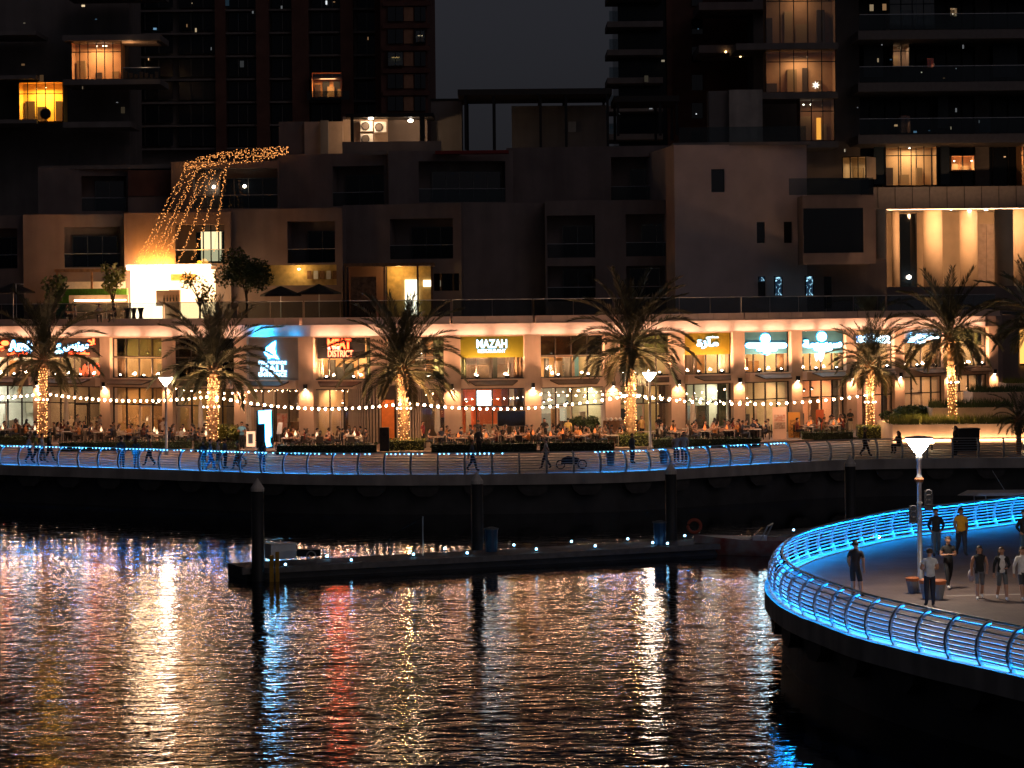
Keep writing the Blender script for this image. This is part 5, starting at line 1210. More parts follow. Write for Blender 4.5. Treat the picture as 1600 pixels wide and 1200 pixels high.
festoon('back row of small bulbs below the smoked window', sag((838, 616), (990, 612), 4), (178, 178), 11, .6); festoon('back row of small bulbs right of the wide palm', sag((992, 617), (1180, 628), 3), (178, 181), 12, .6); festoon('back row of small bulbs beside the emblem palm', sag((268, 606), (395, 612), 5), (182, 181), 10, .6)
# ------------------------------------------------------------------ people
BONES = [('pelvis', 'spine', 'top'), ('spine', 'chest', 'top'), ('chest', 'neckb', 'top'), ('neckb', 'neck', 'skin'), ('neck', 'jaw', 'skin'), ('jaw', 'head', 'skin'), ('head', 'crown', 'skin'), ('jaw', 'nose', 'skin')]
for sd in 'LR':
    BONES += [('chest', 'sh' + sd, 'top'), ('sh' + sd, 'um' + sd, 'sleeve'), ('um' + sd, 'el' + sd, 'arm'), ('el' + sd, 'wr' + sd, 'fore'), ('wr' + sd, 'pa' + sd, 'hand'), ('pelvis', 'hip' + sd, 'bottom'), ('hip' + sd, 'kn' + sd, 'thigh'), ('kn' + sd, 'an' + sd, 'calf'), ('an' + sd, 'toe' + sd, 'shoe')]
SLOT = ['skin', 'top', 'sleeve', 'arm', 'fore', 'bottom', 'thigh', 'calf', 'shoe', 'hand', 'inner']
RAD = dict(pelvis=.165, spine=.160, chest=.175, neckb=.085, neck=.066, jaw=.085, head=.112, crown=.085, nose=.018, sh=.085, um=.076, el=.058, wr=.040, pa=.042, hip=.125, kn=.086, an=.056, toe=.046)
def stand():
    J = dict(pelvis=(0, 0, .96), spine=(0, .01, 1.14), chest=(0, .01, 1.33), neckb=(0, .015, 1.47), neck=(0, .01, 1.53), jaw=(0, -.012, 1.585), head=(0, 0, 1.655), crown=(0, .005, 1.72), nose=(0, -.105, 1.60))
    for s_, sd in ((-1, 'L'), (1, 'R')):
        J.update({'sh' + sd: (s_ * .175, .01, 1.42), 'um' + sd: (s_ * .215, .02, 1.27), 'el' + sd: (s_ * .235, .03, 1.12), 'wr' + sd: (s_ * .24, -.03, .88), 'pa' + sd: (s_ * .235, -.05, .80), 'hip' + sd: (s_ * .09, 0, .90), 'kn' + sd: (s_ * .10, -.015, .50), 'an' + sd: (s_ * .105, .02, .085), 'toe' + sd: (s_ * .12, -.15, .035)})
    return J
def walk(ph=1):
    J = stand()
    f, b = ('L', 'R') if ph > 0 else ('R', 'L'); sx = {'L': -1, 'R': 1}
    J['kn' + f] = (sx[f] * .09, -.17, .53); J['an' + f] = (sx[f] * .09, -.27, .10); J['toe' + f] = (sx[f] * .1, -.44, .06)
    J['kn' + b] = (sx[b] * .09, .06, .50); J['an' + b] = (sx[b] * .09, .32, .16); J['toe' + b] = (sx[b] * .1, .19, .04)
    J['el' + b] = (sx[b] * .25, -.06, 1.13); J['wr' + b] = (sx[b] * .23, -.24, .95); J['pa' + b] = (sx[b] * .22, -.30, .90)
    J['el' + f] = (sx[f] * .25, .12, 1.13); J['wr' + f] = (sx[f] * .25, .14, .89); J['pa' + f] = (sx[f] * .24, .13, .81)
    return J
def front_hands(J=None):
    J = J or stand()
    for s_, sd in ((-1, 'L'), (1, 'R')): J.update({'um' + sd: (s_ * .22, 0, 1.28), 'el' + sd: (s_ * .25, .0, 1.13), 'wr' + sd: (s_ * .10, -.24, 1.17), 'pa' + sd: (s_ * .05, -.30, 1.19)})
    return J
def seated(v=0):
    J = stand(); dz = -.44
    for k in list(J):
        x, y, z = J[k]
        if k[:2] not in ('kn', 'an', 'to'): J[k] = (x, y - (z - .9) * (.10 if v else .02), z + dz)
    for s_, sd in ((-1, 'L'), (1, 'R')):
        J.update({'kn' + sd: (s_ * .12, -.43, .52), 'an' + sd: (s_ * .12, -.38, .09), 'toe' + sd: (s_ * .13, -.54, .035)})
        J.update({'el' + sd: (s_ * .25, -.10 - .1 * v, .72), 'wr' + sd: (s_ * .14, -.36 - .1 * v, .78), 'pa' + sd: (s_ * .10, -.44 - .1 * v, .79)})
    if v == 2: J.update({'elR': (.26, -.2, .8), 'wrR': (.12, -.26, 1.02), 'paR': (.07, -.24, 1.1)})
    return J
def body_mesh(name, J, fingers=False, slim=1.0):
    names = list(J); idx = {n: i for i, n in enumerate(names)}
    V = [J[n] for n in names]; E = [(idx[a], idx[b]) for a, b, _ in BONES]; R = [RAD.get(n, RAD.get(n[:-1], .05)) * (slim if n in ('pelvis', 'spine', 'chest') or n[:2] in ('hi', 'kn', 'el', 'um', 'sh') else 1) for n in names]
    seg = [(Vector(J[a]), Vector(J[b]), SLOT.index(r), R[idx[a]], R[idx[b]]) for a, b, r in BONES]
    if fingers:
        for s_, sd in ((-1, 'L'), (1, 'R')):
            w, p = Vector(J['wr' + sd]), Vector(J['pa' + sd]); d = (p - w).normalized(); side = d.cross(Vector((0, 1, 0)) if abs(d.z) > .5 else Vector((0, 0, 1))).normalized(); curl = d.cross(side)
            if curl.y > 0: curl = -curl
            for k, (o, l) in enumerate(((-.030, .072), (-.010, .082), (.010, .078), (.030, .062), (-.045, .05))):
                q = p + side * o * (.9 if k < 4 else .8) + d * (.012 if k < 4 else -.02); m = q + d * l * .5 + side * o * .3; e = m + d * l * .4 + curl * l * .35
                i = len(V); V += [tuple(q), tuple(m), tuple(e)]; R += [.0095, .009, .007]; E += [(idx['pa' + sd], i), (i, i + 1), (i + 1, i + 2)]; seg += [(q, e, SLOT.index('hand'), .0095, .007)]
    me = bpy.data.meshes.new(name + '_skeleton'); me.from_pydata(V, E, []); o = bpy.data.objects.new(name + '_skeleton', me); COL.objects.link(o)
    md = o.modifiers.new('skin', 'SKIN'); md.use_smooth_shade = True; md.branch_smoothing = .6
    if not me.skin_vertices: me.skin_vertices.new() if hasattr(me.skin_vertices, 'new') else None
    sv = me.skin_vertices[0].data
    for i, r in enumerate(R): sv[i].radius = (r, r); sv[i].use_root = (i == idx['pelvis'])
    sb = o.modifiers.new('sub', 'SUBSURF'); sb.levels = 1; sb.render_levels = 1
    dg = bpy.context.evaluated_depsgraph_get(); out = bpy.data.meshes.new_from_object(o.evaluated_get(dg)); out.name = name
    bpy.data.objects.remove(o)
    out.materials.clear()
    for r in SLOT: out.materials.append(mat('cloth_grey', (.2, .2, .2), .8))
    hem = J['pelvis'][2] - .06; sit = abs(J['knL'][2] - J['pelvis'][2]) < .15; TI, BI, HI = SLOT.index('top'), SLOT.index('bottom'), SLOT.index('thigh')
    for p in out.polygons:
        c = p.center; best = None
        for a, b, s_, ra, rb in seg:
            ab = b - a; t = max(0, min(1, (c - a).dot(ab) / ab.length_squared)); dd = (c - (a + ab * t)).length - lerp(ra, rb, t) * .85
            if best is None or dd < best[0]: best = (dd, s_)
        k = best[1]
        if not sit and k in (TI, BI, HI): k = TI if c.z > hem else (BI if k == TI else k)
        if k == TI and abs(c.x) < .07 and p.normal.y < -.35: k = SLOT.index('inner')
        p.material_index = k; p.use_smooth = True
    return out
def hair_mesh(J, long=0.0):
    c = Vector(J['head']); mb = MB(); bm = bmesh.new(); bmesh.ops.create_uvsphere(bm, u_segments=14, v_segments=10, radius=1)
    keep = [f for f in bm.faces if not (f.calc_center_median().y < -.35 and f.calc_center_median().z < .42) and f.calc_center_median().z > (-.5 if long else -.22)]
    vs_ = {}
    for f in keep:
        for v in f.verts: vs_.setdefault(v.index, len(vs_))
    inv = sorted(vs_, key=lambda k: vs_[k]); bm.verts.ensure_lookup_table()
    V = [c + Vector((bm.verts[i].co.x * .100, bm.verts[i].co.y * .112 + .010, bm.verts[i].co.z * .116 + .008)) for i in inv]
    mb.add(V, [[vs_[v.index] for v in f.verts] for f in keep]); bm.free()
    if long:
        pts = [c + Vector((0, .07, .02)), c + Vector((0, .10, -.10)), c + Vector((0, .11, -.22)), c + Vector((0, .10, -.10 - long))]
        k = len(mb.v); mb.tube(pts, [.09, .10, .095, .04], 10)
    return mb.mesh('hair', mat('hair_dark', (.02, .014, .01), .6), smooth=True)
def eyes_mesh(J):
    mb = MB(); h = Vector(J['head'])
    for s_ in (-1, 1): mb.blob(h + Vector((s_ * .034, -.084, -.012)), (.013, .008, .009), 0, 1); mb.blob(h + Vector((s_ * .095, .005, -.02)), (.014, .022, .03), 1, 1)
    mb.box(LOC, h.x - .026, h.x + .026, h.y - .088, h.y - .078, h.z - .075, h.z - .066, 2)
    return mb.mesh('face', [mat('eye_dark', (.01, .008, .008), .3), mat('skin_a', (.42, .22, .14), .5), mat('lip', (.3, .1, .08), .5)], smooth=True)
def pocket(J):
    for s_, sd in ((-1, 'L'), (1, 'R')): J.update({'el' + sd: (s_ * .29, .07, 1.15), 'wr' + sd: (s_ * .20, -.06, .97), 'pa' + sd: (s_ * .165, -.10, .92)})
    return J
def contra():
    J = stand()
    for k in ('pelvis', 'hipL', 'hipR'): x, y, z = J[k]; J[k] = (x + .035, y, z)
    J['hipL'] = (-.055, 0, .885); J['knL'] = (-.11, -.09, .49); J['anL'] = (-.15, -.02, .085); J['toeL'] = (-.20, -.18, .035)
    J['wrR'] = (.22, -.12, .93); J['paR'] = (.20, -.19, .90)
    for k in ('jaw', 'head', 'crown', 'nose'): x, y, z = J[k]; J[k] = (x + .02 + (.05 if k == 'nose' else 0), y - .01, z - .005)
    return J
def bent():
    J = walk(-1); J.update({'elR': (.27, .02, 1.15), 'wrR': (.13, -.20, 1.08), 'paR': (.07, -.25, 1.07), 'elL': (-.25, .05, 1.13), 'wrL': (-.28, -.02, .9), 'paL': (-.28, -.05, .82)})
    for k in ('jaw', 'head', 'crown', 'nose'): x, y, z = J[k]; J[k] = (x - .015 - (.05 if k == 'nose' else 0), y - .02, z)
    return J
POSES = {'contra': contra(), 'pocketwalk': pocket(walk(1)), 'bent': bent(), 'pocket': pocket(stand()), 'stand': stand(), 'walk': walk(1), 'walk2': walk(-1), 'front': front_hands(), 'wfront': front_hands(walk(1)), 'sit': seated(0), 'lean': seated(1), 'eat': seated(2)}
BODY = {}; HAIR = {}; FACE = {}
def get_body(pose, near, slim):
    k = (pose, near, slim)
    if k not in BODY: BODY[k] = body_mesh('body', POSES[pose], near, slim)
    return BODY[k]
def cloth(c): return mat('cloth_%d_%d_%d' % tuple(int(v * 200) for v in c), c, .85, var=.12, vs_=9)
SKINS = [mat('skin_a', (.42, .22, .14), .5), mat('skin_b', (.30, .15, .09), .5), mat('skin_c', (.5, .29, .2), .5)]
HAIRS = [mat('hair_dark', (.02, .014, .01), .6), mat('hair_brown', (.06, .03, .015), .6), mat('hair_black', (.008, .007, .007), .5)]
def person(label, pos, rz, pose, top, bottom, shoe=(.03, .03, .03), sleeve='short', legs='long', long=0.0, skin=0, hair=0, sc=1.0, near=False, slim=1.0, group=None, face=True, inner=None):
    o = inst('person', get_body(pose, near, slim), None, pos, (0, 0, rz), sc); tag(o, label, 'person', group)
    sk = SKINS[skin]; T, Bm = cloth(top), cloth(bottom)
    m = {'skin': sk, 'top': T, 'sleeve': sk if sleeve == 'none' else T, 'arm': T if sleeve == 'long' else sk, 'fore': T if sleeve == 'long' else sk, 'bottom': Bm, 'thigh': Bm, 'calf': Bm if legs == 'long' else sk, 'shoe': cloth(shoe), 'hand': sk, 'inner': cloth(inner) if inner else T}
    if legs == 'mini': m['thigh'] = Bm
    for i, r in enumerate(SLOT): o.material_slots[i].link = 'OBJECT'; o.material_slots[i].material = m[r]
    hk = (pose, long)
    if hk not in HAIR: HAIR[hk] = hair_mesh(POSES[pose], long)
    h = inst('hair', HAIR[hk], o); h.material_slots[0].link = 'OBJECT'; h.material_slots[0].material = HAIRS[hair]
    if face:
        if pose not in FACE: FACE[pose] = eyes_mesh(POSES[pose])
        inst('face', FACE[pose], o)
    return o
K, Wt = (.012, .012, .014), (.6, .58, .56)
def npos(x, y): return ground(x, y)
PI = math.pi
person('man in black tee and shorts seen from behind near the blue rail', npos(1338, 933), PI - .35, 'contra', (.03, .022, .02), (.02, .018, .018), legs='short', near=True, sc=1.03)
person('man in white tee and dark jeans beside the near lamp, back turned', npos(1453, 947), PI + .1, 'front', (.5, .52, .56), (.02, .022, .035), near=True, sc=1.02, hair=1)
person('man in black jacket and blue jeans walking beside the yellow shirt', npos(1463, 869), -.1, 'pocketwalk', K, (.07, .11, .15), sleeve='long', near=True, skin=1)
person('man in yellow polo shirt and dark trousers', npos(1502, 868), .1, 'walk2', (.75, .36, .02), (.03, .035, .05), near=True, slim=1.12, skin=1)
person('woman in black walking while looking at her hands', npos(1482, 920), .15, 'wfront', K, K, (.6, .55, .5), near=True, slim=.9, hair=1, sc=.98)
person('woman in black top and grey shorts carrying a white bag', npos(1531, 937), -.1, 'walk', K, (.12, .12, .13), (.6, .6, .58), 'none', 'short', .28, near=True, slim=.85, sc=.97)
person('woman in open black jacket and grey skirt with white shoes', npos(1566, 938), .05, 'bent', K, (.1, .11, .12), (.6, .58, .55), 'long', 'short', .2, hair=1, near=True, slim=.88, sc=.96, inner=Wt)
person('woman in white sweater at the right frame edge', npos(1598, 938), .1, 'walk', Wt, (.04, .04, .045), (.5, .5, .5), 'long', 'short', .2, near=True, slim=.88, sc=.96)
person('man in dark jacket at the right frame edge farther back', npos(1601, 872), .3, 'pocket', K, (.06, .12, .18), sleeve='long', near=True)
b = npos(1518, 934); t = thing('white_bag', 'white shopping bag held by the woman in grey shorts', 'bag', b + Vector((0, 0, .55)))
MB().blob(b + Vector((.02, 0, .72)), (.13, .08, .22), 0, 2).build('bag', mat('white_plastic', (.6, .55, .55), .6, bump=.5, bs=8), t); MB().tube([b + Vector((.0, 0, .9)), b + Vector((.05, 0, .98)), b + Vector((.08, 0, .9))], .012, 5).build('handle', WHITE, t)
# walkers on the far promenade
def fpos(x, y): return ground(x, y)
FW = [(190, 731, 'stand', (.05, .07, .1), (.02, .02, .03), 'long', 'long', 0, PI, 'person leaning at the rail in dark blue clothes'), (213, 732, 'stand', (.06, .08, .1), (.05, .06, .08), 'short', 'long', .2, PI - .3, 'woman in grey blue at the rail beside the dark blue figure'),
      (46, 724, 'walk', (.25, .25, .28), K, 'short', 'long', 0, 1.4, 'walker with a pale grey top below the leftmost palm'), (57, 722, 'walk2', (.5, .4, .06), K, 'short', 'long', 0, 1.5, 'walker in yellow top below the leftmost palm'), (66, 723, 'walk', (.5, .4, .34), (.1, .08, .07), 'short', 'short', 0, 1.5, 'walker in cream shirt below the leftmost palm'), (77, 721, 'walk2', K, K, 'long', 'long', 0, 1.5, 'walker in black below the leftmost palm'),
      (234, 728, 'walk', (.2, .1, .05), K, 'long', 'long', 0, -1.4, 'walker in brown by the street lamp'), (318, 734, 'stand', (.06, .05, .05), (.1, .09, .08), 'long', 'short', 0, 2.6, 'dark figure before the lit palm trunk'), (329, 735, 'walk', (.05, .12, .22), (.03, .05, .1), 'short', 'long', 0, 1.5, 'walker in blue top before the lit palm trunk'), (341, 733, 'walk2', (.4, .33, .3), (.06, .06, .06), 'short', 'short', 0, 1.5, 'walker in pale shirt right of the lit palm trunk'), (352, 731, 'stand', (.1, .1, .12), (.05, .05, .06), 'long', 'long', 0, 2.0, 'grey figure before the yellow shrub'), (371, 735, 'walk', (.22, .12, .04), (.05, .04, .04), 'long', 'long', 0, -1.5, 'walker in ochre jacket left of the illuminated numeral'), (410, 738, 'stand', (.02, .03, .05), (.015, .02, .035), 'none', 'long', .25, 2.9, 'woman in long dark dress below the illuminated numeral'),
      (738, 736, 'walk', (.08, .07, .07), (.05, .05, .05), 'long', 'long', 0, 1.4, 'dark walker under the left end of the olive sign'), (748, 712, 'stand', (.06, .05, .05), K, 'long', 'long', 0, .3, 'dark figure at the hedge by the lit drum palm'), (853, 733, 'walk2', (.55, .5, .45), (.04, .05, .07), 'short', 'long', 0, -1.4, 'walker in white top behind the stroller'), (1057, 722, 'stand', (.5, .46, .44), (.06, .07, .09), 'short', 'long', 0, .2, 'left of two figures in white tops right of the lamp post'), (1069, 722, 'stand', (.55, .5, .48), (.06, .07, .1), 'short', 'long', 0, -.2, 'right of two figures in white tops right of the lamp post'), (988, 724, 'stand', (.05, .06, .08), (.05, .06, .08), 'long', 'long', 0, 1.0, 'dark blue figure by the rail left of the lamp post'), (1352, 713, 'walk', K, K, 'long', 'long', 0, 1.5, 'dark walker behind the rail below the small palm'), (1493, 712, 'stand', K, K, 'long', 'long', .2, -1.2, 'dark figure with long hair beside the black cabinet'), (1404, 708, 'sit', K, K, 'long', 'long', .2, -.9, 'dark seated figure at the end of the glowing planter')]
for n_, (x, y, po, tp, bt, sl, lg, ln, rz, lb) in enumerate(FW): person(lb, fpos(x, y), rz, po, tp, bt, sleeve=sl, legs=lg, long=ln, skin=n_ % 3, hair=n_ % 3, sc=random.uniform(.95, 1.03), face=False, group='people walking on the far promenade')
# standing staff and guests on the terrace
def tpos(x, dD): d = facd(x) - dD; return Vector((at(x, 690, d).x, d, .12))
ST = [(378, 9.8, 'front', (.12, .3, .45), K, 'waiter in light blue shirt and black trousers beside the illuminated numeral', 0), (256, 6, 'stand', (.55, .45, .38), K, 'waiter in white shirt behind the street lamp', 2.8), (888, 5.5, 'stand', (.75, .55, .16), K, 'waiter in cream yellow shirt at the terrace door', 2.9), (851, 5, 'front', (.03, .02, .02), K, 'dark haired woman standing by the smoked window door', 0), (1329, 7.6, 'front', (.02, .02, .02), (.4, .32, .26), 'man in black shirt and beige trousers standing before the pilaster', .4), (122, 5, 'stand', (.25, .2, .17), K, 'guest in grey shirt standing by the shop door', 1.2), (157, 4.5, 'stand', (.3, .25, .22), K, 'guest in grey shirt standing at the blue lit window', -1.2), (1003, 5, 'stand', (.5, .3, .1), K, 'guest in orange top standing right of the wide palm', .6), (1030, 5, 'stand', K, K, 'guest in black standing by the lamp post', 2.6), (661, 6.5, 'stand', (.16, .02, .02), K, 'guest in dark red by the slatted drum', 1.2), (748, 6, 'stand', (.03, .03, .03), K, 'guest in black before the orange restaurant', 2.9), (913, 4.5, 'stand', (.04, .035, .03), K, 'dark guest behind the terrace shrub', 2.9)]
for n_, (x, dD, po, tp, bt, lb, rz) in enumerate(ST): person(lb, tpos(x, dD), rz, po, tp, bt, skin=n_ % 3, hair=n_ % 3, long=.2 if 'woman' in lb else 0, face=False)
# ------------------------------------------------------------------ terrace furniture and diners
tm = MB(); tm.box(LOC, -.45, .45, -.4, .4, .7, .74); TTOP = tm.mesh('table_top', mat('table_pale', (.45, .36, .28), .5, var=.1))
TLEG = MB().box(LOC, -.025, .025, -.025, .025, 0, .70).mesh('leg', mat('table_leg', (.3, .25, .21), .5))
cm = MB(); cm.box(LOC, -.22, .22, -.22, .22, .42, .47); cm.box(LOC, -.22, .22, .2, .24, .47, .88)
for sx in (-1, 1):
    for sy in (-1, 1): cm.box(LOC, sx * .2 - .02, sx * .2 + .02, sy * .2 - .02, sy * .2 + .02, 0, .42)
CHAIR = cm.mesh('chair', mat('chair_dark', (.03, .022, .018), .6))
LANT = MB().lathe((0, 0, 0), [(.04, 0), (.085, .06), (.09, .12), (.05, .2), (.018, .3), (.005, .36)], 10)
LANT_O = LANT.mesh('flame_shade', emat('lantern_orange', (1, .2, .045), .6), smooth=True); LANT_W = LANT.mesh('flame_shade', emat('lantern_white', (1, .6, .32), 1.0), smooth=True)
LBASE = MB().lathe((0, 0, 0), [(.06, 0), (.05, .03)], 8).mesh('base', DARK)
def region(x):
    for lim, s_ in ((80, 'by leftmost brown sign'), (175, 'by brown arabic sign'), (262, 'by greenish window'), (400, 'by emblem palm'), (500, 'right of illuminated numeral'), (600, 'under red-lettered sign'), (715, 'right of slatted drum'), (835, 'under olive sign'), (958, 'under smoked window'), (1060, 'around wide palm'), (1160, 'under yellow arabic sign'), (1240, 'under first teal sign'), (1500, 'under second teal sign')):
        if x < lim: return s_
COLS = [('black', (.015, .014, .014)), ('white', (.55, .48, .42)), ('grey', (.16, .13, .12)), ('brown', (.16, .09, .05)), ('cream', (.5, .4, .3)), ('dark red', (.16, .03, .02)), ('orange', (.5, .2, .06)), ('navy', (.03, .035, .06))]
rnd = random.Random(5); used = {}
def diner(x, dD, rz, pose):
    cn, c = rnd.choice(COLS); lb = 'seated diner in %s top %s' % (cn, region(x)); row = 'hedge row' if dD > 7.5 else 'middle row' if dD > 5 else 'shopfront row'
    lb += ', ' + row; p = tpos(x, dD); used[lb] = used.get(lb, 0) + 1
    if used[lb] > 1: lb += (', second', ', third', ', fourth', ', fifth')[min(used[lb] - 2, 3)]
    ln = rnd.choice((0, 0, .2))
    o = person(lb, p, rz, pose, c, rnd.choice(((.02, .02, .03), (.1, .08, .07), (.05, .06, .09))), sleeve=rnd.choice(('short', 'long', 'none')), long=ln, skin=rnd.randrange(3), hair=rnd.randrange(3), sc=rnd.uniform(.94, 1.04), face=False, group='diners at the terrace tables')
    ch = inst('dining_chair', CHAIR, None, p + Vector((math.sin(rz) * -.0, 0, 0)), (0, 0, rz)); tag(ch, 'chair of the ' + lb.replace('seated ', ''), 'chair', 'terrace dining chairs')
tables = []
for row, dD in enumerate((8.6, 6.2, 3.9)):
    x = 8 + row * 17
    while x < 1318:
        if not ((372 < x < 432) or (596 < x < 668 and row < 2) or (580 < x < 660) or (965 < x < 1012 and row == 0) or (1195 < x < 1256) or (row == 2 and rnd.random() < .45)): tables.append((x, dD + rnd.uniform(-.4, .4)))
        x += rnd.uniform(36, 52)
for n_, (x, dD) in enumerate(tables):
    p = tpos(x, dD); row = 'hedge row' if dD > 7.5 else 'middle row' if dD > 5 else 'shopfront row'
    ky = '%s %s' % (region(x), row); used[ky] = used.get(ky, 0) + 1; k_ = ('', ', next one right', ', third one right', ', fourth one right')[min(used[ky] - 1, 3)]
    t = thing('terrace_table', 'pale square terrace table %s, %s%s' % (region(x), row, k_), 'table', p, 0, 'terrace tables'); inst('table_top', TTOP, t)
    for sx in (-1, 1):
        for sy in (-1, 1): inst('leg', TLEG, t, (sx * .4, sy * .35, 0))
    dx = .82 / (facd(x) / F)
    if rnd.random() < .92: diner(x - dx * rnd.uniform(.85, 1.05), dD, PI / 2 + rnd.uniform(-.3, .3), rnd.choice(('sit', 'lean', 'eat')))
    if rnd.random() < .92: diner(x + dx * rnd.uniform(.85, 1.05), dD, -PI / 2 + rnd.uniform(-.3, .3), rnd.choice(('sit', 'lean', 'eat')))
    if rnd.random() < .55: diner(x + rnd.uniform(-3, 3), dD - .75, rnd.uniform(-.3, .3), rnd.choice(('sit', 'lean', 'eat')))
    if rnd.random() < .25: diner(x + rnd.uniform(-3, 3), dD + .75, PI + rnd.uniform(-.3, .3), rnd.choice(('sit', 'lean')))
    if rnd.random() < (.95 if x > 690 else .7) and dD > 4.5:
        orange = x > 640
        l = thing('table_lantern', '%s flame lantern on table %s, %s%s' % ('orange' if orange else 'white', region(x), row, k_), 'lantern', p + Vector((rnd.uniform(-.15, .15), rnd.uniform(-.2, 0), .745)), 0, 'table lanterns'); inst('flame_shade', LANT_O if orange else LANT_W, l, (0, 0, .03)); inst('base', LBASE, l)
# rooftop bar guests
for n_, (x, c) in enumerate(((103, K), (118, (.2, .18, .2)), (155, (.3, .26, .24)), (180, (.03, .02, .02)))):
    d = 190.4; person(('leftmost', 'second', 'third', 'rightmost')[n_] + ' seated guest at the rooftop bar parapet', (at(x, 490, d).x, d, 8.32), (1.5, -1.5, .2, -1.2)[n_], 'lean', c, K, face=False, group='rooftop bar guests')
for n_, x in enumerate((125, 170)):
    d = 190.4; t = thing('bar_table', ('left', 'right')[n_] + ' small table among the rooftop bar guests', 'table', (at(x, 490, d).x, d, 8.32)); inst('table_top', TTOP, t)
    for sx in (-1, 1):
        for sy in (-1, 1): inst('leg', TLEG, t, (sx * .4, sy * .35, 0))
t = thing('terrace_light_pole', 'thin bent pale pole on the terrace left of the guests', 'pole', at(27, 495, 190.8)); MB().tube([Vector((at(26, 490, 190.8).x, 190.8, 8.3)), at(25, 443, 190.8), at(37, 444, 190.8)], .035, 6).build('pole', STEEL, t)
def parasol(label, x, D, z0, H, r, m, open_=True, cat='parasol'):
    b = (at(x, 600, D).x, D, z0); t = thing('parasol', label, cat, b); o = Vector(b)
    MB().tube([o, o + Vector((0, 0, H))], .03, 6).build('pole', STEEL if open_ else WOOD, t)
    MB().lathe(o, [(r, H - .75), (r * .97, H - .62), (.02, H)] if open_ else [(.05, .7), (.2, 1.0), (.15, H - .5), (.02, H)], 8).build('canopy', m, t)
DKF = mat('dark_fabric', (.03, .026, .024), .9, var=.2)
parasol('open dark parasol on the far left terrace', 22, 193, 8.3, 2.9, 1.6, DKF); parasol('open dark parasol left of the lit pavilion', 500, 191.5, 8.3, 2.6, 1.6, DKF); parasol('second open dark parasol before the yellow lit wall', 440, 192, 8.3, 2.5, 1.5, DKF)
for x, lb in ((388, 'closed cream parasol behind the blue shirted waiter'), (313, 'closed cream parasol left of the lit palm'), (1082, 'closed cream parasol below the yellow arabic sign'), (683, 'closed cream parasol left of the olive sign'), (103, 'closed cream parasol right of the leftmost palm')): parasol(lb, x, facd(x) - 3.5, .12, 3.0, .2, CREAM, False)
# numeral, menu boards, banners, speaker, cabinet
def board(name, label, cat, x0, x1, y0, y1, D, m, th=.06, z0=None):
    t = thing(name, label, cat, Vector((at((x0 + x1) / 2, y1, D).x, D, 0 if z0 is None else z0))); return t, blk(t, 'board', x0, x1, y0, y1, D, th, m)
D1 = 171.2; t, bb = board('illuminated_numeral', 'tall white illuminated numeral one on a black board', 'sign', 401, 427, 642, 700, D1, BLACK, .1)
fr1 = bb[0]; s1 = D1 / F; c1 = 414; Z1 = lambda y: at(414, y, D1).z
MB().prism(fr1, [((x - c1) * s1, Z1(y)) for x, y in ((405, 642.5), (423.5, 641.5), (424, 681), (421.5, 684), (422, 693), (424, 696.5), (417, 698), (415.5, 690), (415, 661), (405.5, 661.5))], .06, .02).build('numeral', emat('numeral_white', (.25, .7, 1), 6), t)
MB().prism(fr1, [((x - c1) * s1, Z1(y)) for x, y in ((404, 641.5), (424.5, 640.5), (425.2, 682), (422.5, 685), (423, 692), (425.4, 697), (416.5, 699), (414.3, 690), (414, 662), (404.3, 662.5))], .018, .005).build('numeral_halo', NEON_H, t)  # halo of light round the numeral, put in as an emissive outline
t, bb = board('menu_board', 'small peach menu board beside the waiter', 'menu board', 385, 399, 674, 698, 171.5, emat('menu_peach', (1, .5, .28), .7)); blk(t, 'print', 388, 395, 678, 693, 171.42, .02, WHITE)
t = thing('white_placard', 'tilted white placard on a stand right of the numeral', 'placard', at(436, 690, 175)); frp2 = Frame((at(436, 680, 175).x, 175, 0)); MB().prism(frp2, [((x - 436) * 175 / F, at(436, y, 175).z) for x, y in ((432, 678), (435, 660), (442, 660), (439.5, 678))], 0, .04).build('placard', mat('placard_white', (.7, .75, .8), .5), t); MB().tube([at(436, 678, 175.05), Vector((at(436, 690, 175).x, 175.05, .12))], .02, 5).build('stand', STEEL, t)
t, bb = board('loudspeaker_cabinet', 'tall black box standing at the slatted drum', 'cabinet', 593.5, 608, 668, 706, 170.4, BLACK, .5); MB().blob(at(601, 678, 170.38), (.16, .03, .16), 0, 2).build('cone', DARK, t)
t, bb = board('roll_up_banner', 'pale banner with two food pictures', 'banner', 1207.5, 1229, 636, 690, 180, mat('banner_pale', (.75, .5, .36), .6)); FOOD = mat('food_print', (.45, .12, .05), .6, var=.9, vs_=7, col2=(.6, .5, .4)); FOOD2 = mat('food_print_dark', (.2, .08, .04), .6, vs_=9, col2=(.5, .4, .3)); blk(t, 'print', 1209.5, 1226.5, 648, 658.5, 179.95, .02, FOOD); blk(t, 'print', 1210, 1227, 660, 670, 179.95, .02, FOOD2)
t, bb = board('menu_stand', 'orange menu stand with dark food drawings', 'menu board', 1232, 1250.5, 644, 684, 182, mat('banner_orange', (.8, .36, .06), .6)); 
for ya, yb in ((656, 665), (666.5, 674), (675, 681)): blk(t, 'print', 1234, 1248.5, ya, yb, 181.95, .02, mat('drawing_print', (.18, .06, .02), .6, vs_=7, col2=(.8, .4, .1)))
t, bb = board('red_menu_sign', 'narrow red menu sign between two seated diners', 'menu board', 1275, 1287.5, 640, 674, 184, mat('banner_red', (.5, .09, .02), .6)); blk(t, 'print', 1277, 1285.5, 655, 659, 183.95, .02, mat('dark_print', (.08, .02, .01), .6)); blk(t, 'stand', 1280, 1282, 674, 690, 184.02, .03, DARK, zb=.12)
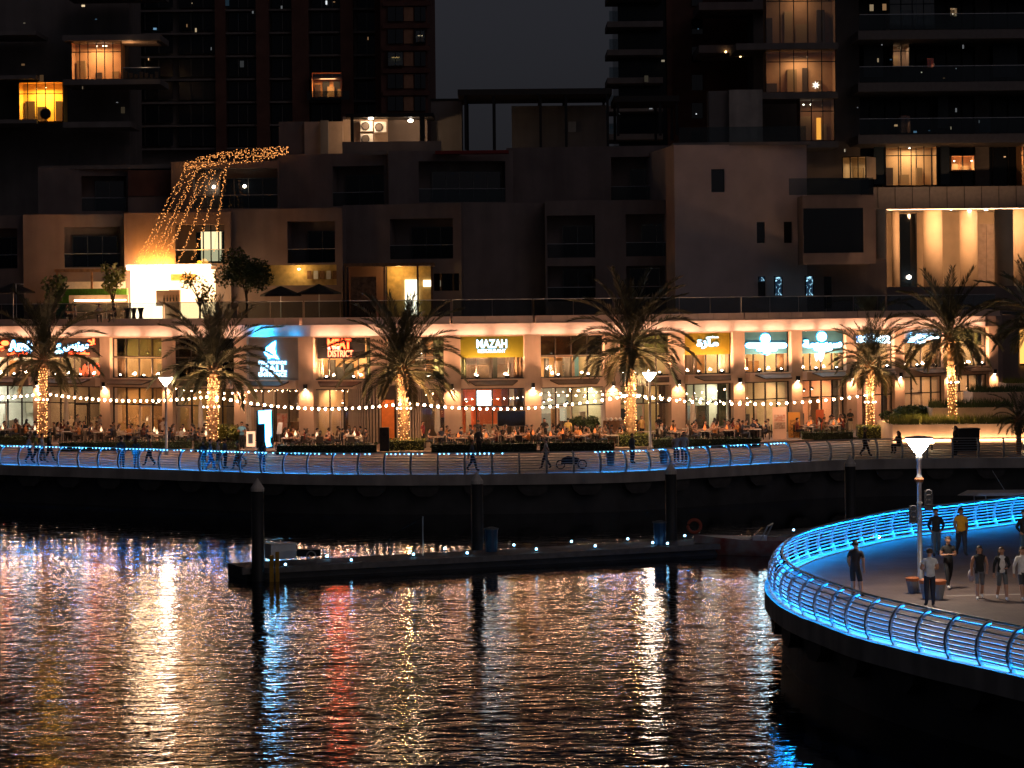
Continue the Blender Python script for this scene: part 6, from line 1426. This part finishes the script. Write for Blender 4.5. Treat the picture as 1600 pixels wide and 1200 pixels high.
t, bb = board('lit_banner', 'poster of food in the entrance below the sail emblem', 'poster', 433, 449, 646, 676, 181.2, mat('poster_red', (.5, .1, .05), .6, vs_=4, col2=(.6, .45, .35)))
t, bb = board('black_cabinet', 'black kiosk cabinet standing before the glowing planter', 'cabinet', 1494, 1531, 671, 707, 166, BLACK, 1.0); blk(t, 'top', 1493, 1532, 669.5, 671.5, 165.9, 1.2, DARK)
t, bb = board('service_counter', 'wooden service counter by the pilaster left of the wide palm', 'counter', 943, 976, 657, 690, 178.5, WOOD, .6)
for k in range(4): MB().blob(at(948 + k * 7, 655, 178.2), .13, 0, 1).build('item', WHITE if k % 2 else CREAM, t)
t, bb = board('dark_sofa', 'long black sofa back right of the first teal sign terrace', 'sofa', 1160, 1193, 665, 684, 180, BLACK, .6)
# stroller, litter bins, lifebuoy
b = fpos(893, 733); t = thing('stroller', 'dark stroller with two wheels pushed along the far promenade', 'stroller', b)
for dx in (-.62, .62): MB().tube([b + Vector((dx + .24 * math.cos(q * .524), 0, .27 + .24 * math.sin(q * .524))) for q in range(13)], .04, 6).build('wheel', BLACK, t); MB().lathe(b + Vector((dx, -.02, .27)), [(.16, -.01), (.16, .01)], 10).build('hub', DARK, t)
MB().prism(Frame((b.x, b.y, 0)), [(-.6, .3), (.3, .28), (.45, .6), (-.2, .75), (-.55, .6)], -.2, .2).build('seat', DKF, t); MB().tube([b + Vector((.62, 0, .27)), b + Vector((.25, 0, .75)), b + Vector((.05, 0, 1.05))], .025, 6).build('handle', STEEL, t)
for n_, (x, y) in enumerate(((954, 727), (890, 0), (1037, 724))):
    if y == 0: continue
    b = fpos(x, y); t = thing('litter_bin', ('left', '', 'right')[n_] + ' round grey litter bin behind the far rail near the lamp post', 'litter bin', b, 0, 'litter bins'); MB().lathe(b, [(.2, 0), (.26, .7)], 12).build('bin', mat('bin_grey', (.14, .14, .15), .5), t); MB().lathe(b, [(.28, .7), (.28, .76), (.1, .8)], 12).build('lid', DARK, t)
b = ground(378, 738) + Vector((0, -.25, .62)); t = thing('lifebuoy', 'dark red lifebuoy hung on the far railing', 'lifebuoy', b); MB().tube([b + Vector((.28 * math.cos(q * .393), -.05, .28 * math.sin(q * .393))) for q in range(17)], .07, 7).build('ring', mat('buoy_red', (.3, .05, .02), .6), t)
# ------------------------------------------------------------------ pontoon, piles, boats
ZP = -1.7
PN = [ground(x, y, ZP) for x, y in ((388, 889), (560, 882), (760, 872), (1000, 858), (1130, 850))]
PD = thing('pontoon', 'low dark floating pontoon with small blue white deck lights', 'pontoon', PN[2])
mbp = MB()
d = (PN[-1] - PN[0]).normalized(); fp = Frame((PN[0].x, PN[0].y, 0), math.atan2(d.y, d.x)); LP = (ground(1330, 838, ZP) - PN[0]).length
npl = 26
DECK = mat('pontoon_deck', (.09, .08, .075), .7, var=.25, vs_=2)
for k in range(npl): MB().box(fp, LP * k / npl + .01, LP * (k + 1) / npl - .01, -2.9, -.12, ZP - .08, ZP).build('deck_plank', DECK, PD)
MB().box(fp, -.3, LP, -.12, .1, ZP - .22, ZP + .03).build('edge_beam', mat('pontoon_edge', (.14, .13, .12), .7, var=.2), PD)
MB().box(fp, 0, LP, -2.8, -.2, WZ - .4, ZP - .09).build('floats', CONC_D, PD)
for x, y in ((446, 882), (511, 869), (549, 875), (646, 866), (695, 857), (730, 864), (803, 851.5), (838, 858), (893, 846), (930, 853), (981, 842), (1020, 848), (1043, 849), (1070, 837), (1240, 828)):
    b = ground(x, y, ZP + .12); w = x != 646
    l = thing('deck_light', 'small blue white light on the pontoon, %s' % ('by the white box', 'right of the wheel', 'front edge right of the white box', 'below the thin mast', 'back edge right of the mast', 'front edge left of the first bin', 'back edge right of the first bin', 'front edge right of the first bin', 'back edge mid pontoon', 'front edge mid pontoon', 'back edge left of the second bin', 'front edge left of the second bin', 'right of the second bin', 'by the lifebuoy', 'behind the red boat')[(446, 511, 549, 646, 695, 730, 803, 838, 893, 930, 981, 1020, 1043, 1070, 1240).index(x)], 'deck light', (b.x, b.y, ZP), 0, 'pontoon deck lights')
    MB().lathe((b.x, b.y, ZP), [(.05, 0), (.05, .08)], 8).build('base', DARK, l); MB().blob((b.x, b.y, ZP + .12), .06, 0, 1).build('bulb', emat('deck_bulb', (.22, .62, 1), 7), l)
def pile(label, x, ytop, D):
    p = at(x, ytop, D); t = thing('mooring_pile', label, 'mooring pile', (p.x, D, WZ), 0, 'mooring piles with white cone caps')
    MB().lathe((p.x, D, 0), [(.27, -6), (.27, p.z - .55)], 16).build('pile', mat('pile_dark', (.02, .02, .02), .6), t, True); MB().lathe((p.x, D, 0), [(.29, p.z - .56), (.29, p.z - .42), (.02, p.z)], 16).build('cap', mat('cap_white', (.55, .5, .46), .6, var=.1), t)
pile('mooring pile with white cone cap at the left end of the pontoon', 402, 747, 114.5); pile('mooring pile with white cone cap left of the first blue bin', 745, 737, 123.5); pile('mooring pile with white cone cap right of the second blue bin', 1048, 722, 126.5); pile('mooring pile with white cone cap left of the near lamp', 1328, 711, 134)
b = ground(443, 872, ZP); t = thing('dock_box', 'white dock storage box at the left end of the pontoon', 'storage box', b); fbx = Frame(b, .5); MB().box(fbx, -.75, .45, -.35, .35, 0, .62).build('box', WHITE, t); MB().box(fbx, -.78, .48, -.38, .38, .62, .68).build('lid', mat('lid_white', (.6, .58, .55), .5), t)
b = ground(429, 890, ZP); t = thing('yellow_fender', 'yellow post fender on the pontoon edge before the white box', 'fender', b); MB().box(Frame(b), -.2, -.03, -.05, .15, -.5, .62).build('post', mat('fender_yellow', (.4, .22, .02), .6, var=.3), t); MB().box(Frame(b), .05, .2, -.05, .15, -.6, .75).build('post', mat('fender_yellow', (.4, .22, .02), .6), t)
b = ground(487, 876, ZP); t = thing('dock_trolley', 'dark dock trolley with pale spoked wheel', 'trolley', b); MB().tube([b + Vector((.2 * math.cos(q * .524), -.3, .24 + .2 * math.sin(q * .524))) for q in range(13)], .03, 5).build('wheel', mat('wheel_grey', (.3, .3, .3), .5), t); MB().box(Frame(b), -.65, .4, -.2, .25, .22, .5).build('tray', DARK, t)
for n_, (x, y) in enumerate(((768, 862), (1031, 851))):
    b = ground(x, y, ZP); t = thing('blue_bin', ('first', 'second')[n_] + ' blue service pedestal bin on the pontoon, ' + ('mid pontoon', 'near the red boat')[n_], 'bin', b, 0, 'blue pontoon bins'); MB().lathe(b, [(.26, 0), (.3, 1.0)], 12).build('bin', mat('bin_blue', (.015, .05, .11), .4), t); MB().lathe(b, [(.33, 1.0), (.33, 1.06), (.12, 1.12)], 12).build('lid', mat('bin_lid', (.1, .11, .12), .4), t)
b = ground(661, 868, ZP); t = thing('gangway_frame', 'thin pale mast with dark frame on the pontoon', 'mast', b); MB().tube([b, b + Vector((0, 0, 1.75))], .03, 6).build('mast', STEEL, t); MB().tube([b + Vector((0, 0, 1.72)), b + Vector((-1.5, .3, .8)), b + Vector((-1.55, .3, 0))], .03, 6).build('brace', DARK, t)
b = ground(1085, 846, ZP); t = thing('dock_lifebuoy', 'faint orange lifebuoy on its stand beside the red boat', 'lifebuoy', b); MB().tube([b, b + Vector((0, 0, .5))], .03, 6).build('stand', DARK, t); MB().tube([b + Vector((.3 * math.cos(q * .393), -.05, .72 + .3 * math.sin(q * .393))) for q in range(17)], .08, 7).build('ring', mat('buoy_red', (.3, .05, .02), .6), t)
def boat(label, pos, rz, L, Wd, H, hull, name='motor_boat', top=None):
    t = thing(name, label, 'boat', pos, rz); mb = MB(); N = 12; rings = []
    for k in range(N + 1):
        u = k / N; x = (u - .5) * L; w = Wd / 2 * (1 - max(0, (u - .45) / .55) ** 2.2) * (.92 if u < .1 else 1); sh = H * (1 + .35 * max(0, u - .4)); kz = -.35 * (1 - max(0, (u - .7) / .3) ** 2)
        rings.append([Vector((x, -w, sh)), Vector((x, -w * .9, sh * .35)), Vector((x, -w * .45, kz * .7)), Vector((x, 0, kz)), Vector((x, w * .45, kz * .7)), Vector((x, w * .9, sh * .35)), Vector((x, w, sh))])
    V = [v for r in rings for v in r]; Fc = []
    for k in range(N):
        for j in range(6): Fc.append((k * 7 + j, (k + 1) * 7 + j, (k + 1) * 7 + j + 1, k * 7 + j + 1))
    Fc.append(tuple(range(6, -1, -1))); mb.add(V, Fc); o = bpy.data.objects.new('hull', mb.mesh('hull', hull, smooth=True)); COL.objects.link(o); o.parent = t
    dk = MB(); 
    for k in range(N):
        if (k + .5) / N > .5: dk.add([rings[k][0] - Vector((0, 0, .02)), rings[k + 1][0] - Vector((0, 0, .02)), rings[k + 1][6] - Vector((0, 0, .02)), rings[k][6] - Vector((0, 0, .02))], [(0, 1, 2, 3)])
    dk.box(LOC, -L * .45, 0, -Wd * .42, Wd * .42, H * .3, H * .35)
    def put(nm, mb_, m, sm=False): o = bpy.data.objects.new(nm, mb_.mesh(nm, m, smooth=sm)); COL.objects.link(o); o.parent = t
    put('deck', dk, mat('boat_deck', (.4, .37, .35), .5)); 
    put('windscreen', MB().add([(L * .02, -Wd * .38, H * .95), (L * .02, Wd * .38, H * .95), (-L * .06, Wd * .34, H * 1.55), (-L * .06, -Wd * .34, H * 1.55), (L * .1, 0, H)], [(0, 4, 1), (0, 1, 2, 3)]), G_DARK)
    put('console', MB().box(LOC, -L * .12, -L * .02, -Wd * .2, Wd * .2, H * .35, H * 1.2), WHITE)
    for sx in (-.3, -.2): put('seat', MB().box(LOC, L * sx - .2, L * sx + .2, -Wd * .32, Wd * .32, H * .35, H * .8), mat('seat_cream', (.4, .36, .32), .7))
    put('engine', MB().box(LOC, -L * .5 - .35, -L * .5, -.22, .22, 0, H * 1.35), DARK)
    if top:
        put('hard_top', MB().add([(-L * .36, -Wd * .45, top), (L * .12, -Wd * .4, top + .05), (L * .2, 0, top + .02), (L * .12, Wd * .4, top + .05), (-L * .36, Wd * .45, top), (-L * .34, -Wd * .4, top + .14), (L * .1, -Wd * .35, top + .18), (L * .1, Wd * .35, top + .18), (-L * .34, Wd * .4, top + .14)], [(0, 4, 3, 2, 1), (5, 6, 7, 8), (0, 1, 6, 5), (1, 2, 6), (2, 3, 7), (2, 7, 6), (3, 4, 8, 7), (4, 0, 5, 8)]), mat('top_white', (.55, .52, .5), .5))
        for sx in (-.3, .06):
            for sy in (-1, 1): put('top_pole', MB().tube([(L * sx - .15, sy * Wd * .4, H), (L * sx, sy * Wd * .36, top + .05)], .03, 5), STEEL)
        put('antenna', MB().tube([(-L * .1, 0, top + .15), (-L * .02, 0, top + 1.1)], .015, 4), STEEL)
    else: put('arch', MB().tube([(-L * .1, -Wd * .42, H), (-L * .16, -Wd * .38, H * 1.9), (-L * .16, Wd * .38, H * 1.9), (-L * .1, Wd * .42, H)], .035, 6), STEEL)
    return t
HULLR = mat('hull_red', (.3, .03, .02), .3, vs_=1.2, col2=(.4, .34, .32)); HULLW = mat('hull_white', (.5, .42, .4), .35, var=.06)
p = ground(1175, 866, WZ); boat('red and white speedboat moored behind the near promenade tip', (p.x, p.y, WZ), PI - .25, 5.4, 2.0, .72, HULLR)
p = at(1540, 800, 122); boat('pale motor boat with white hard top behind the near railing', (p.x, 121, WZ), PI + .12, 7.5, 2.5, 1.15, HULLW, top=2.85)
b = at(1345, 805, 124); t = thing('orange_jetski', 'small orange watercraft half hidden behind the near railing', 'watercraft', (b.x, 124, WZ)); MB().blob((b.x, 124, WZ + .35), (1.1, .5, .4), 0, 2).build('hull', BLACK, t, True); MB().box(Frame((b.x, 124, WZ)), -.25, .3, -.2, .2, .6, 1.0).build('seat', mat('ski_orange', (.5, .16, .03), .5), t); MB().tube([(b.x - .35, 123.7, WZ + 1.25), (b.x + .1, 124, WZ + 1.15), (b.x - .35, 124.3, WZ + 1.25)], .03, 5).build('handlebar', DARK, t)
